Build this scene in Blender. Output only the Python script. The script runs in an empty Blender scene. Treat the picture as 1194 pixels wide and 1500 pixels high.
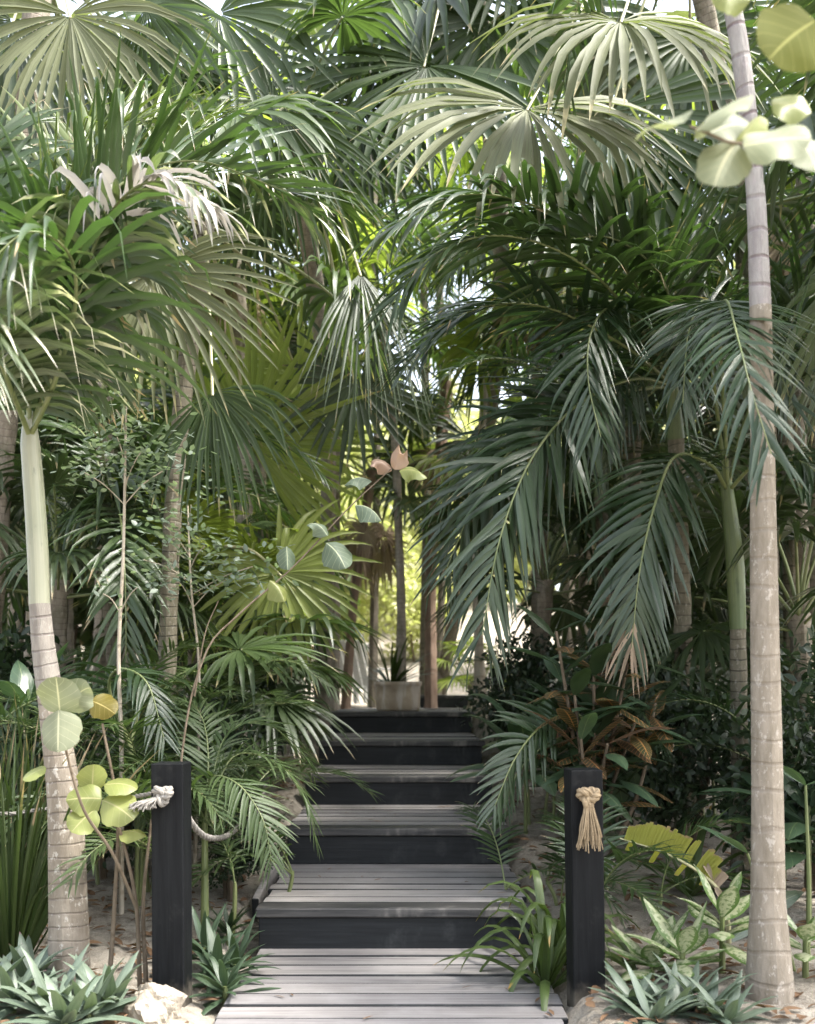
import bpy, bmesh, math
import numpy as np
from mathutils import Vector
R = math.radians
scene = bpy.context.scene
col = scene.collection

# ------------------------------------------------------------------ camera
H = 1.216                                   # eye height above the lowest deck
FPX = 1500.0
cam_d = bpy.data.cameras.new('camera')
cam = bpy.data.objects.new('camera', cam_d); col.objects.link(cam)
cam.location = (0, 0, H); cam.rotation_euler = (R(90), 0, 0)
cam_d.sensor_fit = 'VERTICAL'; cam_d.sensor_height = 36; cam_d.lens = 36
cam_d.shift_y = 250/1500
cam_d.clip_end = 2000; cam_d.clip_start = 0.05
cam_d.dof.use_dof = True; cam_d.dof.focus_distance = 4.6; cam_d.dof.aperture_fstop = 2.2
scene.camera = cam

# ------------------------------------------------------------------ world, sun, exposure
SUN_EL, SUN_AZ = R(60), R(104)             # azimuth clockwise from +Y
w = bpy.data.worlds.new('World'); scene.world = w; w.use_nodes = True
nt = w.node_tree; nt.nodes.clear()
sky = nt.nodes.new('ShaderNodeTexSky'); sky.sky_type = 'NISHITA'; sky.sun_disc = False
sky.sun_elevation = SUN_EL; sky.sun_rotation = SUN_AZ
sky.air_density = 1.0; sky.dust_density = 4.0; sky.ozone_density = 0.6
bg = nt.nodes.new('ShaderNodeBackground'); bg.inputs['Strength'].default_value = 0.15
wo = nt.nodes.new('ShaderNodeOutputWorld')
hz = nt.nodes.new('ShaderNodeHueSaturation'); hz.inputs['Saturation'].default_value = .5      # milky, hazy sky
nt.links.new(sky.outputs[0], hz.inputs['Color']); nt.links.new(hz.outputs[0], bg.inputs[0]); nt.links.new(bg.outputs[0], wo.inputs[0])
sd = bpy.data.lights.new('sun', 'SUN'); sd.energy = 2.5; sd.angle = R(8); sd.color = (1, .965, .91)
sun = bpy.data.objects.new('sun', sd); col.objects.link(sun)
sv = Vector((math.sin(SUN_AZ)*math.cos(SUN_EL), math.cos(SUN_AZ)*math.cos(SUN_EL), math.sin(SUN_EL)))
sun.rotation_euler = (-sv).to_track_quat('-Z', 'Y').to_euler(); sun.location = sv*40
vs = scene.view_settings
vs.view_transform = 'Standard'; vs.look = 'None'; vs.gamma = 1; vs.use_curve_mapping = False
vs.exposure = 2.47
scene.cycles.max_bounces = 6; scene.cycles.transparent_max_bounces = 4
scene.cycles.diffuse_bounces = 3; scene.cycles.transmission_bounces = 4

def P(px, py, Z):
    return np.array([(px-597)/FPX*Z, Z, H-(py-1000)/FPX*Z])

# ------------------------------------------------------------------ object helpers
def props(o, label=None, cat=None, group=None, kind=None):
    if label: o['label'] = label
    if cat: o['category'] = cat
    if group: o['group'] = group
    if kind: o['kind'] = kind
    return o
def thing(name, label, cat, loc, group=None):
    o = bpy.data.objects.new(name, None); col.objects.link(o)
    o.location = tuple(float(v) for v in loc); o.empty_display_size = .1
    return props(o, label, cat, group)

class MB:
    """collects vertex / face / uv arrays, builds ONE mesh object"""
    def __init__(s): s.V = []; s.F = []; s.U = []; s.M = []; s.n = 0
    def add(s, V, F, U=None, m=0):
        V = np.asarray(V, float).reshape(-1, 3); F = np.asarray(F, int).reshape(-1, 4)
        U = np.zeros((len(V), 2)) if U is None else np.asarray(U, float).reshape(-1, 2)
        s.V.append(V); s.F.append(F+s.n); s.U.append(U); s.M.append(np.full(len(F), m)); s.n += len(V)
        return s
    def mesh(s, name, mats, org=(0, 0, 0), smooth=True):
        V = np.concatenate(s.V)-np.asarray(org); F = np.concatenate(s.F); U = np.concatenate(s.U)
        me = bpy.data.meshes.new(name)
        me.vertices.add(len(V)); me.vertices.foreach_set('co', V.ravel())
        me.loops.add(F.size); me.loops.foreach_set('vertex_index', F.ravel().astype(np.int32))
        me.polygons.add(len(F)); me.polygons.foreach_set('loop_start', np.arange(0, F.size, 4, dtype=np.int32))
        me.polygons.foreach_set('material_index', np.concatenate(s.M).astype(np.int32))
        me.polygons.foreach_set('use_smooth', np.full(len(F), smooth))
        uv = me.uv_layers.new(name='UVMap'); uv.data.foreach_set('uv', U[F.ravel()].ravel())
        for m in (mats if isinstance(mats, (list, tuple)) else [mats]): me.materials.append(m)
        me.update(calc_edges=True); me.validate()
        return me
    def build(s, name, mats, parent=None, org=None, smooth=True):
        if org is None: org = parent['_org'] if parent is not None and '_org' in parent else (0, 0, 0)
        return link(name, s.mesh(name, mats, org, smooth), parent)
def link(name, me, parent=None, loc=None, rz=0, sc=1):
    o = bpy.data.objects.new(name, me); col.objects.link(o)
    if parent is not None: o.parent = parent
    if loc is not None: o.location = tuple(loc)
    if rz: o.rotation_euler = (0, 0, rz)
    if sc != 1: o.scale = (sc, sc, sc)
    return o
def wthing(name, label, cat, loc, group=None):
    """thing whose parts are given in world coordinates"""
    t = thing(name, label, cat, loc, group); ORG[t.name] = np.array(loc, float); return t
ORG = {}
def wb(mb, name, mats, t, parent=None, smooth=True):
    return link(name, mb.mesh(name, mats, ORG[t.name], smooth), parent or t)

def nrm(v): 
    v = np.asarray(v, float); return v/np.maximum(np.linalg.norm(v, axis=-1, keepdims=True), 1e-9)
def spline(pts, n):
    p = np.asarray(pts, float); p = np.vstack([2*p[0]-p[1], p, 2*p[-1]-p[-2]])
    m = len(p)-3; t = np.linspace(0, m-1e-6, n); i = t.astype(int); f = (t-i)[:, None]
    a, b, c, d = p[i], p[i+1], p[i+2], p[i+3]
    q = .5*((2*b)+(-a+c)*f+(2*a-5*b+4*c-d)*f**2+(-a+3*b-3*c+d)*f**3)
    s = np.r_[0, np.cumsum(np.linalg.norm(np.diff(q, axis=0), axis=1))]; u = np.linspace(0, s[-1], n)
    return np.stack([np.interp(u, s, q[:, k]) for k in range(3)], 1)
def tube(mb, path, rad, sides=8, m=0, cap=True, squash=1.0):
    p = np.asarray(path, float); n = len(p); rad = np.broadcast_to(np.asarray(rad, float), (n,))
    T = nrm(np.gradient(p, axis=0)); a = np.array([0, 0, 1.]) if abs(T[0, 2]) < .9 else np.array([1., 0, 0])
    A = np.zeros((n, 3)); x = nrm(np.cross(a, T[0]))
    for i in range(n): x = nrm(x-T[i]*np.dot(x, T[i])); A[i] = x
    B = np.cross(T, A); th = np.linspace(0, 2*np.pi, sides+1)
    V = p[:, None]+rad[:, None, None]*(np.cos(th)[None, :, None]*A[:, None]+squash*np.sin(th)[None, :, None]*B[:, None])
    s = np.r_[0, np.cumsum(np.linalg.norm(np.diff(p, axis=0), axis=1))]
    U = np.stack(np.broadcast_arrays(th[None]/6.2832, s[:, None]), -1)
    I = np.arange(n*(sides+1)).reshape(n, sides+1)
    F = np.stack([I[:-1, :-1], I[:-1, 1:], I[1:, 1:], I[1:, :-1]], -1)
    mb.add(V, F, U, m)
    if cap:
        for e in (0, n-1):
            ring = V[e, :sides]; c = p[e]; k = len(ring)
            vv = np.vstack([ring, c[None]]); ff = [[i, (i+1) % k, k, k] for i in range(k)]
            ff = [[i, (i+1) % k, (i+2) % k, k] for i in range(0, k-1, 2)]
            mb.add(vv, ff, np.tile([0, s[e]], (k+1, 1)), m)
    return mb
def blades(mb, P0, D, W, L, hw, prof='lance', K=6, M=3, droop=0., fold=.3, kink=0., rng=None, m=0, up=None, wav=0., pw=1.4, ret=False):
    """n leaf blades: start points, directions, width hints, lengths, half widths"""
    P0 = np.atleast_2d(P0).astype(float); n = len(P0)
    D = nrm(np.broadcast_to(np.asarray(D, float), (n, 3))); W = np.broadcast_to(np.asarray(W, float), (n, 3))
    L = np.broadcast_to(np.asarray(L, float), (n,)); hw = np.broadcast_to(np.asarray(hw, float), (n,))
    droop = np.broadcast_to(np.asarray(droop, float), (n,)); rng = rng or np.random.default_rng(1)
    s = np.linspace(0, 1, K)
    g = droop[:, None]*s[None]**pw
    if kink > 0:
        kk = rng.random(n) < kink; ks = rng.uniform(.45, .8, n)
        g = g+(kk*rng.uniform(1.5, 4, n))[:, None]*np.clip((s[None]-ks[:, None])/.12, 0, 1)
    dirs = nrm(D[:, None]+g[..., None]*np.array([0, 0, -1.]))
    step = .5*(dirs[:, 1:]+dirs[:, :-1])*(L/(K-1))[:, None, None]
    pos = P0[:, None]+np.concatenate([np.zeros((n, 1, 3)), np.cumsum(step, 1)], 1)
    wv = nrm(W[:, None]-dirs*np.sum(W[:, None]*dirs, -1, keepdims=True)); nv = np.cross(dirs, wv)
    if not isinstance(prof, str): pr = np.asarray(prof, float)
    elif prof == 'lance': pr = np.clip((s/.18), .35, 1)*np.clip((1-s)/.62, 0, 1)**.75
    elif prof == 'strap': pr = np.clip(s/.06, .5, 1)*np.clip((1-s)/.35, 0, 1)**.6
    elif prof == 'ell': pr = np.sin(np.pi*np.clip(.02+.98*s, 0, 1))**.8
    elif prof == 'round': pr = np.clip(1-(2*np.clip(s, .0, 1)-.96)**2/1.085, 0, 1)**.5
    x = np.linspace(-1, 1, M)
    hwp = hw[:, None]*pr[None]
    if M >= 9: hwp = hwp*(1+.05*np.sin(s[None]*11+rng.uniform(0, 6, (n, 1)))+.03*np.sin(s[None]*23+rng.uniform(0, 6, (n, 1))))
    if wav: 
        ph = rng.uniform(0, 6.28, (n, 1, 1)); wvz = wav*np.sin(s[None, :, None]*7+ph+np.sign(x)[None, None]*1.3)*np.abs(x)[None, None]
    else: wvz = 0
    V = pos[:, :, None]+wv[:, :, None]*(hwp[:, :, None]*x)[..., None]+nv[:, :, None]*((hwp[:, :, None]*fold*(np.abs(x)**1.3))+hwp[:, :, None]*wvz)[..., None]
    U = np.stack(np.broadcast_arrays(s[None, :, None], x[None, None]*.5+.5, ), -1); U = np.broadcast_to(U, (n, K, M, 2))
    if ret: return V, U
    I = np.arange(n*K*M).reshape(n, K, M)
    F = np.stack([I[:, :-1, :-1], I[:, 1:, :-1], I[:, 1:, 1:], I[:, :-1, 1:]], -1)
    mb.add(V, F, U, m); return mb

# ------------------------------------------------------------------ materials
def mnodes(name):
    m = bpy.data.materials.new(name); m.use_nodes = True; t = m.node_tree; t.nodes.clear()
    return m, t, t.nodes, t.links
class G:
    """tiny node-graph helper"""
    def __init__(s, name):
        s.m, s.t, s.N, s.L = mnodes(name); s.out = s.N.new('ShaderNodeOutputMaterial')
    def n(s, ty, **kw):
        o = s.N.new(ty)
        for k, v in kw.items():
            if k in o.bl_rna.properties.keys(): setattr(o, k, v)
        return o
    def l(s, a, b): s.L.new(a, b)
    def val(s, sock, x):
        if hasattr(x, 'is_output'): s.L.new(x, sock)
        else: sock.default_value = x
    def math(s, op, a, b=0., c=None, clamp=False):
        o = s.N.new('ShaderNodeMath'); o.operation = op; o.use_clamp = clamp
        s.val(o.inputs[0], a); s.val(o.inputs[1], b)
        if c is not None: s.val(o.inputs[2], c)
        return o.outputs[0]
    def mix(s, f, a, b, mode='MIX'):
        o = s.N.new('ShaderNodeMix'); o.data_type = 'RGBA'; o.blend_type = mode
        s.val(o.inputs[0], f); s.val(o.inputs[6], a if hasattr(a, 'is_output') else (*a, 1)); s.val(o.inputs[7], b if hasattr(b, 'is_output') else (*b, 1))
        return o.outputs[2]
    def mr(s, v, a, b, c=0., d=1.):
        o = s.N.new('ShaderNodeMapRange'); o.interpolation_type = 'SMOOTHSTEP'
        for i, x in enumerate((v, a, b, c, d)): s.val(o.inputs[i], x)
        return o.outputs[0]
    def noise(s, scale, vec=None, detail=3., rough=.55, sc3=None):
        o = s.N.new('ShaderNodeTexNoise'); o.inputs['Scale'].default_value = scale
        o.inputs['Detail'].default_value = detail; o.inputs['Roughness'].default_value = rough
        if vec is not None:
            if sc3:
                mp = s.N.new('ShaderNodeMapping'); mp.inputs['Scale'].default_value = sc3; s.l(vec, mp.inputs[0]); vec = mp.outputs[0]
            s.l(vec, o.inputs['Vector'])
        return o.outputs['Fac']
    def uv(s):
        o = s.N.new('ShaderNodeUVMap'); sp = s.N.new('ShaderNodeSeparateXYZ'); s.l(o.outputs[0], sp.inputs[0])
        return o.outputs[0], sp.outputs[0], sp.outputs[1]
    def obj(s): return s.N.new('ShaderNodeTexCoord').outputs['Object']
    def pos(s): return s.N.new('ShaderNodeNewGeometry').outputs['Position']
    def rnd(s): return s.N.new('ShaderNodeObjectInfo').outputs['Random']
    def island(s): return s.N.new('ShaderNodeNewGeometry').outputs['Random Per Island']
    def princ(s, c, rough=.5, spec=.5, bump=None, bs=.3, bd=.01):
        b = s.N.new('ShaderNodeBsdfPrincipled'); s.val(b.inputs['Base Color'], c if hasattr(c, 'is_output') else (*c, 1))
        s.val(b.inputs['Roughness'], rough); s.val(b.inputs['Specular IOR Level'], spec)
        if bump is not None:
            bp = s.N.new('ShaderNodeBump'); bp.inputs['Strength'].default_value = bs; bp.inputs['Distance'].default_value = bd
            s.l(bump, bp.inputs['Height']); s.l(bp.outputs[0], b.inputs['Normal'])
        return b.outputs[0]
    def done(s, sh): s.l(sh, s.out.inputs[0]); return s.m

def leafmat(name, c1, c2, tip=None, tip0=.8, trans=.38, rough=.30, spec=.6, tint=(1.08, 1.25, .6), rib=None, stripes=0., mott=.25):
    k_ = .72 if max(c1) < .2 else .88
    c1 = tuple(x*k_ for x in c1); c2 = tuple(x*k_ for x in c2)
    g = G(name); uvv, u, v = g.uv()
    f = g.math('ADD', g.math('MULTIPLY', g.island(), .55), g.math('MULTIPLY', g.rnd(), .45))
    c = g.mix(f, c1, c2)
    nz = g.noise(6, g.pos(), 2.)
    c = g.mix(g.math('MULTIPLY', g.mr(nz, .35, .7), mott), c, tuple(x*.45 for x in c1))
    if stripes:
        st = g.noise(1, uvv, 1., .5, (1.5, 26, 1))
        c = g.mix(g.math('MULTIPLY', g.mr(st, .45, .65), stripes), c, tuple(min(1, x*1.9) for x in c2))
    if rib:
        ab = g.math('ABSOLUTE', g.math('SUBTRACT', v, .5)); fr = g.math('ABSOLUTE', g.math('SUBTRACT', g.math('FRACT', g.math('SUBTRACT', g.math('MULTIPLY', u, 5.5), g.math('MULTIPLY', ab, 3.))), .5))
        c = g.mix(g.math('MAXIMUM', g.mr(ab, .008, .03, .9, 0), g.mr(fr, .455, .495, 0, .45)), c, rib)
    if tip:
        nn = g.math('MULTIPLY', g.math('SUBTRACT', g.math('ADD', g.island(), g.noise(18, g.pos(), 2.)), 1.), .35)
        c = g.mix(g.mr(g.math('ADD', u, nn), tip0, tip0+.12), c, tip)
    bm = g.noise(1, uvv, 2., .6, (3, 34, 1))
    sh = g.princ(c, rough, spec, bm, .25, .004)
    tr = g.N.new('ShaderNodeBsdfTranslucent'); g.l(g.mix(1., c, tint, 'MULTIPLY'), tr.inputs[0])
    mx = g.N.new('ShaderNodeMixShader'); mx.inputs[0].default_value = trans
    g.l(sh, mx.inputs[1]); g.l(tr.outputs[0], mx.inputs[2])
    return g.done(mx.outputs[0])

TAN = (.30, .22, .13)
M = {}
M['palm'] = leafmat('palm_leaflet', (.045, .084, .030), (.085, .135, .046), TAN, .93, .36)
M['palm_pale'] = leafmat('pale_palm_leaflet', (.072, .108, .045), (.155, .19, .095), (.5, .47, .39), .74, .32, .32, .65, stripes=.35)
M['palm_teal'] = leafmat('blue_green_palm_leaflet', (.026, .055, .023), (.048, .084, .034), TAN, .95, .24, .3, .6, stripes=.15)
M['palm_yel'] = leafmat('yellow_green_palm_leaflet', (.095, .145, .035), (.17, .21, .06), TAN, .95, .38)
M['dead'] = leafmat('dead_palm_leaflet', (.28, .21, .15), (.42, .33, .25), None, .9, .25, .7, .2)
M['dead_grey'] = leafmat('dry_grey_palm_leaflet', (.40, .37, .34), (.54, .51, .47), None, .9, .3, .6, .3, (1, 1, .95))
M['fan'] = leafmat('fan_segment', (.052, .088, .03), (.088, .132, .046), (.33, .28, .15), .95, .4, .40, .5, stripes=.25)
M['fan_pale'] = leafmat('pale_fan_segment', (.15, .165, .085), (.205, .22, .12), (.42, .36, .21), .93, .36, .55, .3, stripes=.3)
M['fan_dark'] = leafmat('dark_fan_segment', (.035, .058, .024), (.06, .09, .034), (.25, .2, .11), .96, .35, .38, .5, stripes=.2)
M['fan_lit'] = leafmat('lit_yellow_green_fan_segment', (.19, .24, .05), (.29, .33, .09), TAN, .96, .55, .4, .4, stripes=.25)  # brighter copy of the fan leaf, backlit glow put into the colour
M['fern'] = leafmat('parlor_palm_leaflet', (.075, .125, .045), (.13, .18, .07), (.3, .26, .15), .95, .32, .36, .5)
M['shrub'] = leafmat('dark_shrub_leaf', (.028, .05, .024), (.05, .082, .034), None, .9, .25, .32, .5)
M['bush_lit'] = leafmat('sunlit_bush_leaf', (.44, .45, .21), (.60, .56, .34), None, .9, .5, .45, .4)  # paler than natural foliage, full sun put into the base colour
M['sapling'] = leafmat('grey_green_sapling_leaf', (.15, .20, .155), (.28, .33, .26), None, .9, .35, .4, .5)
M['grass'] = leafmat('tall_grass_blade', (.05, .085, .025), (.11, .15, .045), TAN, .9, .35, .4, .5)
M['strap'] = leafmat('strap_leaf', (.06, .105, .03), (.12, .165, .05), (.35, .2, .05), .93, .3, .33, .5, stripes=.3)
M['rhoeo'] = leafmat('grey_green_lance_leaf', (.10, .145, .105), (.19, .235, .17), (.2, .1, .12), .97, .2, .36, .5, stripes=.25)
M['oyster'] = leafmat('deep_green_lance_leaf', (.05, .088, .05), (.09, .135, .075), None, .9, .2, .36, .5, stripes=.2)
M['grape'] = leafmat('sea_grape_leaf', (.22, .26, .07), (.36, .38, .14), None, .9, .4, .38, .5, (1.2, 1.2, .6), rib=(.38, .36, .18), mott=.5)
M['grape_pale'] = leafmat('pale_sea_grape_leaf', (.22, .25, .15), (.33, .345, .235), None, .9, .38, .58, .3, (1.05, 1.1, .7), rib=(.5, .48, .33), mott=.55)
M['grape_grey'] = leafmat('grey_green_sea_grape_leaf', (.13, .18, .12), (.22, .27, .19), None, .9, .35, .5, .3, rib=(.45, .48, .32))
M['grape_pink'] = leafmat('pinkish_young_leaf', (.42, .27, .19), (.5, .38, .29), None, .9, .4, .4, .4, (1.1, 1, .8))
M['ochre'] = leafmat('ochre_leaf', (.17, .14, .02), (.23, .19, .03), None, .9, .4, .45, .4, (1.1, 1, .6), rib=(.4, .33, .12))
M['olive'] = leafmat('olive_leaf', (.10, .115, .015), (.14, .15, .022), None, .9, .4, .75, .12, (1.1, 1.1, .6), rib=(.25, .25, .08))
M['banana'] = leafmat('yellow_banana_strip', (.27, .30, .05), (.38, .38, .09), TAN, .93, .4, .45, .4, (1.1, 1.1, .6), stripes=.3)
M['broad'] = leafmat('broad_green_leaf', (.055, .10, .055), (.09, .15, .08), None, .9, .28, .3, .55, rib=(.16, .2, .1))
M['litter'] = leafmat('fallen_leaf', (.16, .09, .05), (.30, .19, .11), None, .9, .1, .8, .2)

def croton():
    g = G('croton_leaf'); uvv, u, v = g.uv()
    ab = g.math('ABSOLUTE', g.math('SUBTRACT', v, .5))
    fr = g.math('ABSOLUTE', g.math('SUBTRACT', g.math('FRACT', g.math('SUBTRACT', g.math('MULTIPLY', u, 13), g.math('MULTIPLY', ab, 2.6))), .5))
    vein = g.mr(fr, .40, .47); rib = g.mr(ab, .02, .05, 1, 0)
    edge = g.mr(ab, .47, .5)
    vc = g.mix(g.math('MULTIPLY', g.rnd(), .9), (.42, .2, .06), (.3, .14, .08))
    c = g.mix(g.rnd(), (.035, .045, .02), (.055, .04, .025))
    c = g.mix(g.math('MULTIPLY', g.math('MAXIMUM', g.math('MAXIMUM', vein, rib), edge), .95), c, vc)
    sh = g.princ(c, .3, .5, vein, .3, .004)
    tr = g.N.new('ShaderNodeBsdfTranslucent'); g.l(c, tr.inputs[0])
    mx = g.N.new('ShaderNodeMixShader'); mx.inputs[0].default_value = .2; g.l(sh, mx.inputs[1]); g.l(tr.outputs[0], mx.inputs[2])
    return g.done(mx.outputs[0])
M['croton'] = croton()
def dieff():
    g = G('variegated_leaf'); uvv, u, v = g.uv()
    ab = g.math('ABSOLUTE', g.math('SUBTRACT', v, .5))
    n1 = g.noise(1, uvv, 4., .65, (9, 9, 1)); n2 = g.noise(55, g.pos(), 4.)
    cream = g.mr(g.math('ADD', g.math('MULTIPLY', ab, -1.6), g.math('ADD', n1, .27)), .16, .32)
    grn = g.mix(g.rnd(), (.07, .13, .03), (.11, .18, .05)); c = g.mix(g.math('MULTIPLY', cream, .9), grn, (.40, .42, .27))
    c = g.mix(g.math('MULTIPLY', g.mr(n2, .48, .6), .75), c, grn)
    sh = g.princ(c, .36, .5); tr = g.N.new('ShaderNodeBsdfTranslucent'); g.l(c, tr.inputs[0])
    mx = g.N.new('ShaderNodeMixShader'); mx.inputs[0].default_value = .3; g.l(sh, mx.inputs[1]); g.l(tr.outputs[0], mx.inputs[2])
    return g.done(mx.outputs[0])
M['dieff'] = dieff()

def barkmat(name, c1, c2, ring, ring_sp=.09, ring_amt=.6, patch=None, patch_amt=0., rough=.8, moss=None, moss_amt=0.):
    g = G(name); uvv, u, v = g.uv(); p = g.obj()
    n1 = g.noise(1, p, 5., .65, (22, 22, 5)); c = g.mix(g.mr(n1, .3, .7), c1, c2)
    wob = g.math('ADD', g.math('MULTIPLY', g.noise(6, p, 2.), .03), g.math('MULTIPLY', g.noise(1.7, p, 1.), ring_sp*2.2))
    fr = g.math('ABSOLUTE', g.math('SUBTRACT', g.math('FRACT', g.math('DIVIDE', g.math('ADD', v, wob), ring_sp)), .5))
    rg = g.mr(fr, .40, .48); brk = g.mr(g.noise(7, p, 3.), .3, .6)
    c = g.mix(g.math('MULTIPLY', g.math('MULTIPLY', rg, brk), ring_amt), c, ring)
    if patch: c = g.mix(g.math('MULTIPLY', g.mr(g.noise(1, p, 5., .7, (38, 38, 24)), .56, .63), patch_amt), c, patch)
    if moss: c = g.mix(g.math('MULTIPLY', g.mr(g.noise(9, p, 4.), .48, .62), moss_amt), c, moss)
    h = g.math('SUBTRACT', g.noise(1, p, 6., .7, (60, 60, 18)), g.math('MULTIPLY', rg, .5))
    return g.done(g.princ(c, rough, .25, h, .55, .012))
M['trunk_left'] = barkmat('ringed_palm_bark', (.18, .15, .115), (.28, .24, .19), (.10, .08, .07), .055, .65, (.47, .44, .385), .7)
M['trunk_right'] = barkmat('smooth_pale_palm_bark', (.17, .145, .11), (.26, .225, .18), (.10, .08, .065), .11, .28, (.40, .37, .325), .6)
M['trunk_top'] = barkmat('lilac_grey_palm_stem', (.20, .18, .175), (.30, .285, .265), (.13, .10, .10), .105, .95, (.3, .26, .26), .4)
M['trunk_mid'] = barkmat('pale_ringed_stem', (.17, .15, .13), (.27, .245, .21), (.10, .08, .075), .06, .7, (.36, .34, .3), .35)
M['trunk_dark'] = barkmat('dark_ringed_palm_bark', (.10, .09, .06), (.17, .15, .11), (.045, .04, .03), .06, .9, (.4, .38, .33), .3)
M['trunk_fan'] = barkmat('rough_grey_palm_bark', (.19, .16, .125), (.31, .27, .22), (.09, .075, .06), .04, .5, (.4, .37, .3), .35, .9, (.06, .075, .03), .3)
M['trunk_red'] = barkmat('red_brown_fibrous_bark', (.15, .10, .07), (.26, .185, .135), (.08, .05, .035), .5, .2)
M['stick'] = barkmat('pale_twig_bark', (.32, .27, .2), (.45, .40, .32), (.2, .16, .1), .15, .4)
M['stick_dark'] = barkmat('brown_stem_bark', (.10, .075, .05), (.17, .135, .095), (.08, .06, .04), .2, .4)
def shaft(name, a, b):
    g = G(name); p = g.obj(); uvv, u, v = g.uv()
    c = g.mix(g.mr(g.noise(1, p, 3., .5, (9, 9, 2)), .3, .7), a, b)
    st = g.noise(1, uvv, 2., .5, (40, 1.5, 1))
    c = g.mix(g.math('MULTIPLY', g.mr(st, .5, .7), .3), c, tuple(min(.5, x*1.5) for x in b))
    c = g.mix(g.math('MULTIPLY', g.mr(g.noise(1, p, 5., .7, (30, 30, 6)), .56, .68), .6), c, tuple(x*.5 for x in a))
    return g.done(g.princ(c, .42, .45, st, .15, .004))
M['shaft'] = shaft('pale_green_crownshaft', (.16, .175, .115), (.25, .25, .18))
M['shaft_dark'] = shaft('green_crownshaft', (.065, .095, .032), (.11, .135, .05))
M['stalk'] = shaft('green_leaf_stalk', (.10, .13, .045), (.17, .19, .08))
M['stalk_pale'] = shaft('pale_leaf_stalk', (.24, .24, .12), (.34, .32, .18))
def wood():
    g = G('weathered_deck_board'); p = g.obj(); r = g.rnd()
    ofs = g.N.new('ShaderNodeVectorMath'); ofs.operation = 'ADD'; g.l(p, ofs.inputs[0])
    cmb = g.N.new('ShaderNodeCombineXYZ'); g.l(g.math('MULTIPLY', r, 37), cmb.inputs[0]); g.l(g.math('MULTIPLY', r, 91), cmb.inputs[1]); g.l(cmb.outputs[0], ofs.inputs[1])
    q = ofs.outputs[0]
    g1 = g.noise(1, q, 6., .65, (1.6, 85, 85)); g2 = g.noise(1, q, 4., .6, (1.0, 12, 12)); g3 = g.noise(5, q, 4., .6)
    c = g.mix(g.mr(g1, .25, .8), (.20, .185, .175), (.36, .34, .325))
    c = g.mix(g.math('MULTIPLY', g.mr(g2, .54, .70), .55), c, (.10, .095, .095))
    c = g.mix(g.math('MULTIPLY', g.mr(g3, .42, .75), .4), c, (.40, .385, .37))
    c = g.mix(.75, c, g.mix(r, (.5, .51, .54), (1, .98, .95)), 'MULTIPLY')
    return g.done(g.princ(c, .7, .3, g1, .5, .006))
M['wood'] = wood()
def black(name, a, b, scuff, amt=.5):
    g = G(name); p = g.obj(); r = g.rnd()
    g1 = g.noise(1, p, 5., .65, (2.5, 50, 50)); g2 = g.noise(3.2, p, 5., .7); g3 = g.noise(1, p, 3., .6, (14, 14, 3))
    c = g.mix(g.mr(g1, .3, .75), a, b)
    c = g.mix(g.math('MULTIPLY', g.math('MULTIPLY', g.mr(g2, .5, .72), g.mr(g3, .4, .6)), amt), c, scuff)
    return g.done(g.princ(c, g.mr(g2, .2, .8, .5, .72), .35, g1, .35, .005))
M['black'] = black('black_stained_timber', (.004, .005, .006), (.011, .013, .014), (.06, .064, .062), .6)
M['nose'] = black('worn_black_nosing', (.022, .022, .022), (.07, .066, .062), (.20, .185, .165), .8)
def post():
    g = G('black_painted_post'); p = g.obj()
    g1 = g.noise(1, p, 5., .65, (50, 50, 2.5)); g2 = g.noise(9, p, 5., .7)
    c = g.mix(g.mr(g1, .3, .75), (.003, .0034, .004), (.007, .0078, .0085)); c = g.mix(g.math('MULTIPLY', g.mr(g2, .56, .7), .3), c, (.03, .03, .028))
    zz = g.N.new('ShaderNodeSeparateXYZ'); g.l(g.pos(), zz.inputs[0])          # dried sand splashed on the foot of the post
    c = g.mix(g.math('MULTIPLY', g.mr(g.math('ADD', zz.outputs[2], g.math('MULTIPLY', g.noise(25, g.pos(), 4.), .12)), .06, .16, 1, 0), .5), c, (.16, .14, .11))
    return g.done(g.princ(c, .6, .14, g1, .35, .005))
M['post'] = post()
def rope(name, a, b):
    g = G(name); uvv, u, v = g.uv(); st = g.noise(1, uvv, 3., .6, (14, 60, 1))
    return g.done(g.princ(g.mix(g.mr(st, .3, .7), a, b), .9, .1, st, .6, .004))
M['rope'] = rope('tan_rope_fibre', (.19, .14, .085), (.34, .265, .17)); M['rope_grey'] = rope('grey_rope_fibre', (.17, .155, .135), (.31, .29, .26))
def sand():
    g = G('sand_ground'); p = g.pos(); n1 = g.noise(2.2, p, 5., .6); n2 = g.noise(60, p, 4., .7); n3 = g.noise(9, p, 4., .65); n4 = g.noise(260, p, 2.)
    c = g.mix(g.mr(n1, .3, .7), (.21, .185, .15), (.32, .29, .24)); c = g.mix(g.math('MULTIPLY', g.mr(n3, .48, .64), .7), c, (.11, .088, .065))
    c = g.mix(g.math('MULTIPLY', g.mr(n2, .58, .68), .6), c, (.14, .105, .07)); c = g.mix(g.math('MULTIPLY', g.mr(n4, .5, .7), .3), c, (.62, .58, .5))
    h = g.math('ADD', g.math('MULTIPLY', n3, 1.), g.math('MULTIPLY', n2, .4)); return g.done(g.princ(c, .95, .1, h, .9, .03))
M['sand'] = sand()
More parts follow.
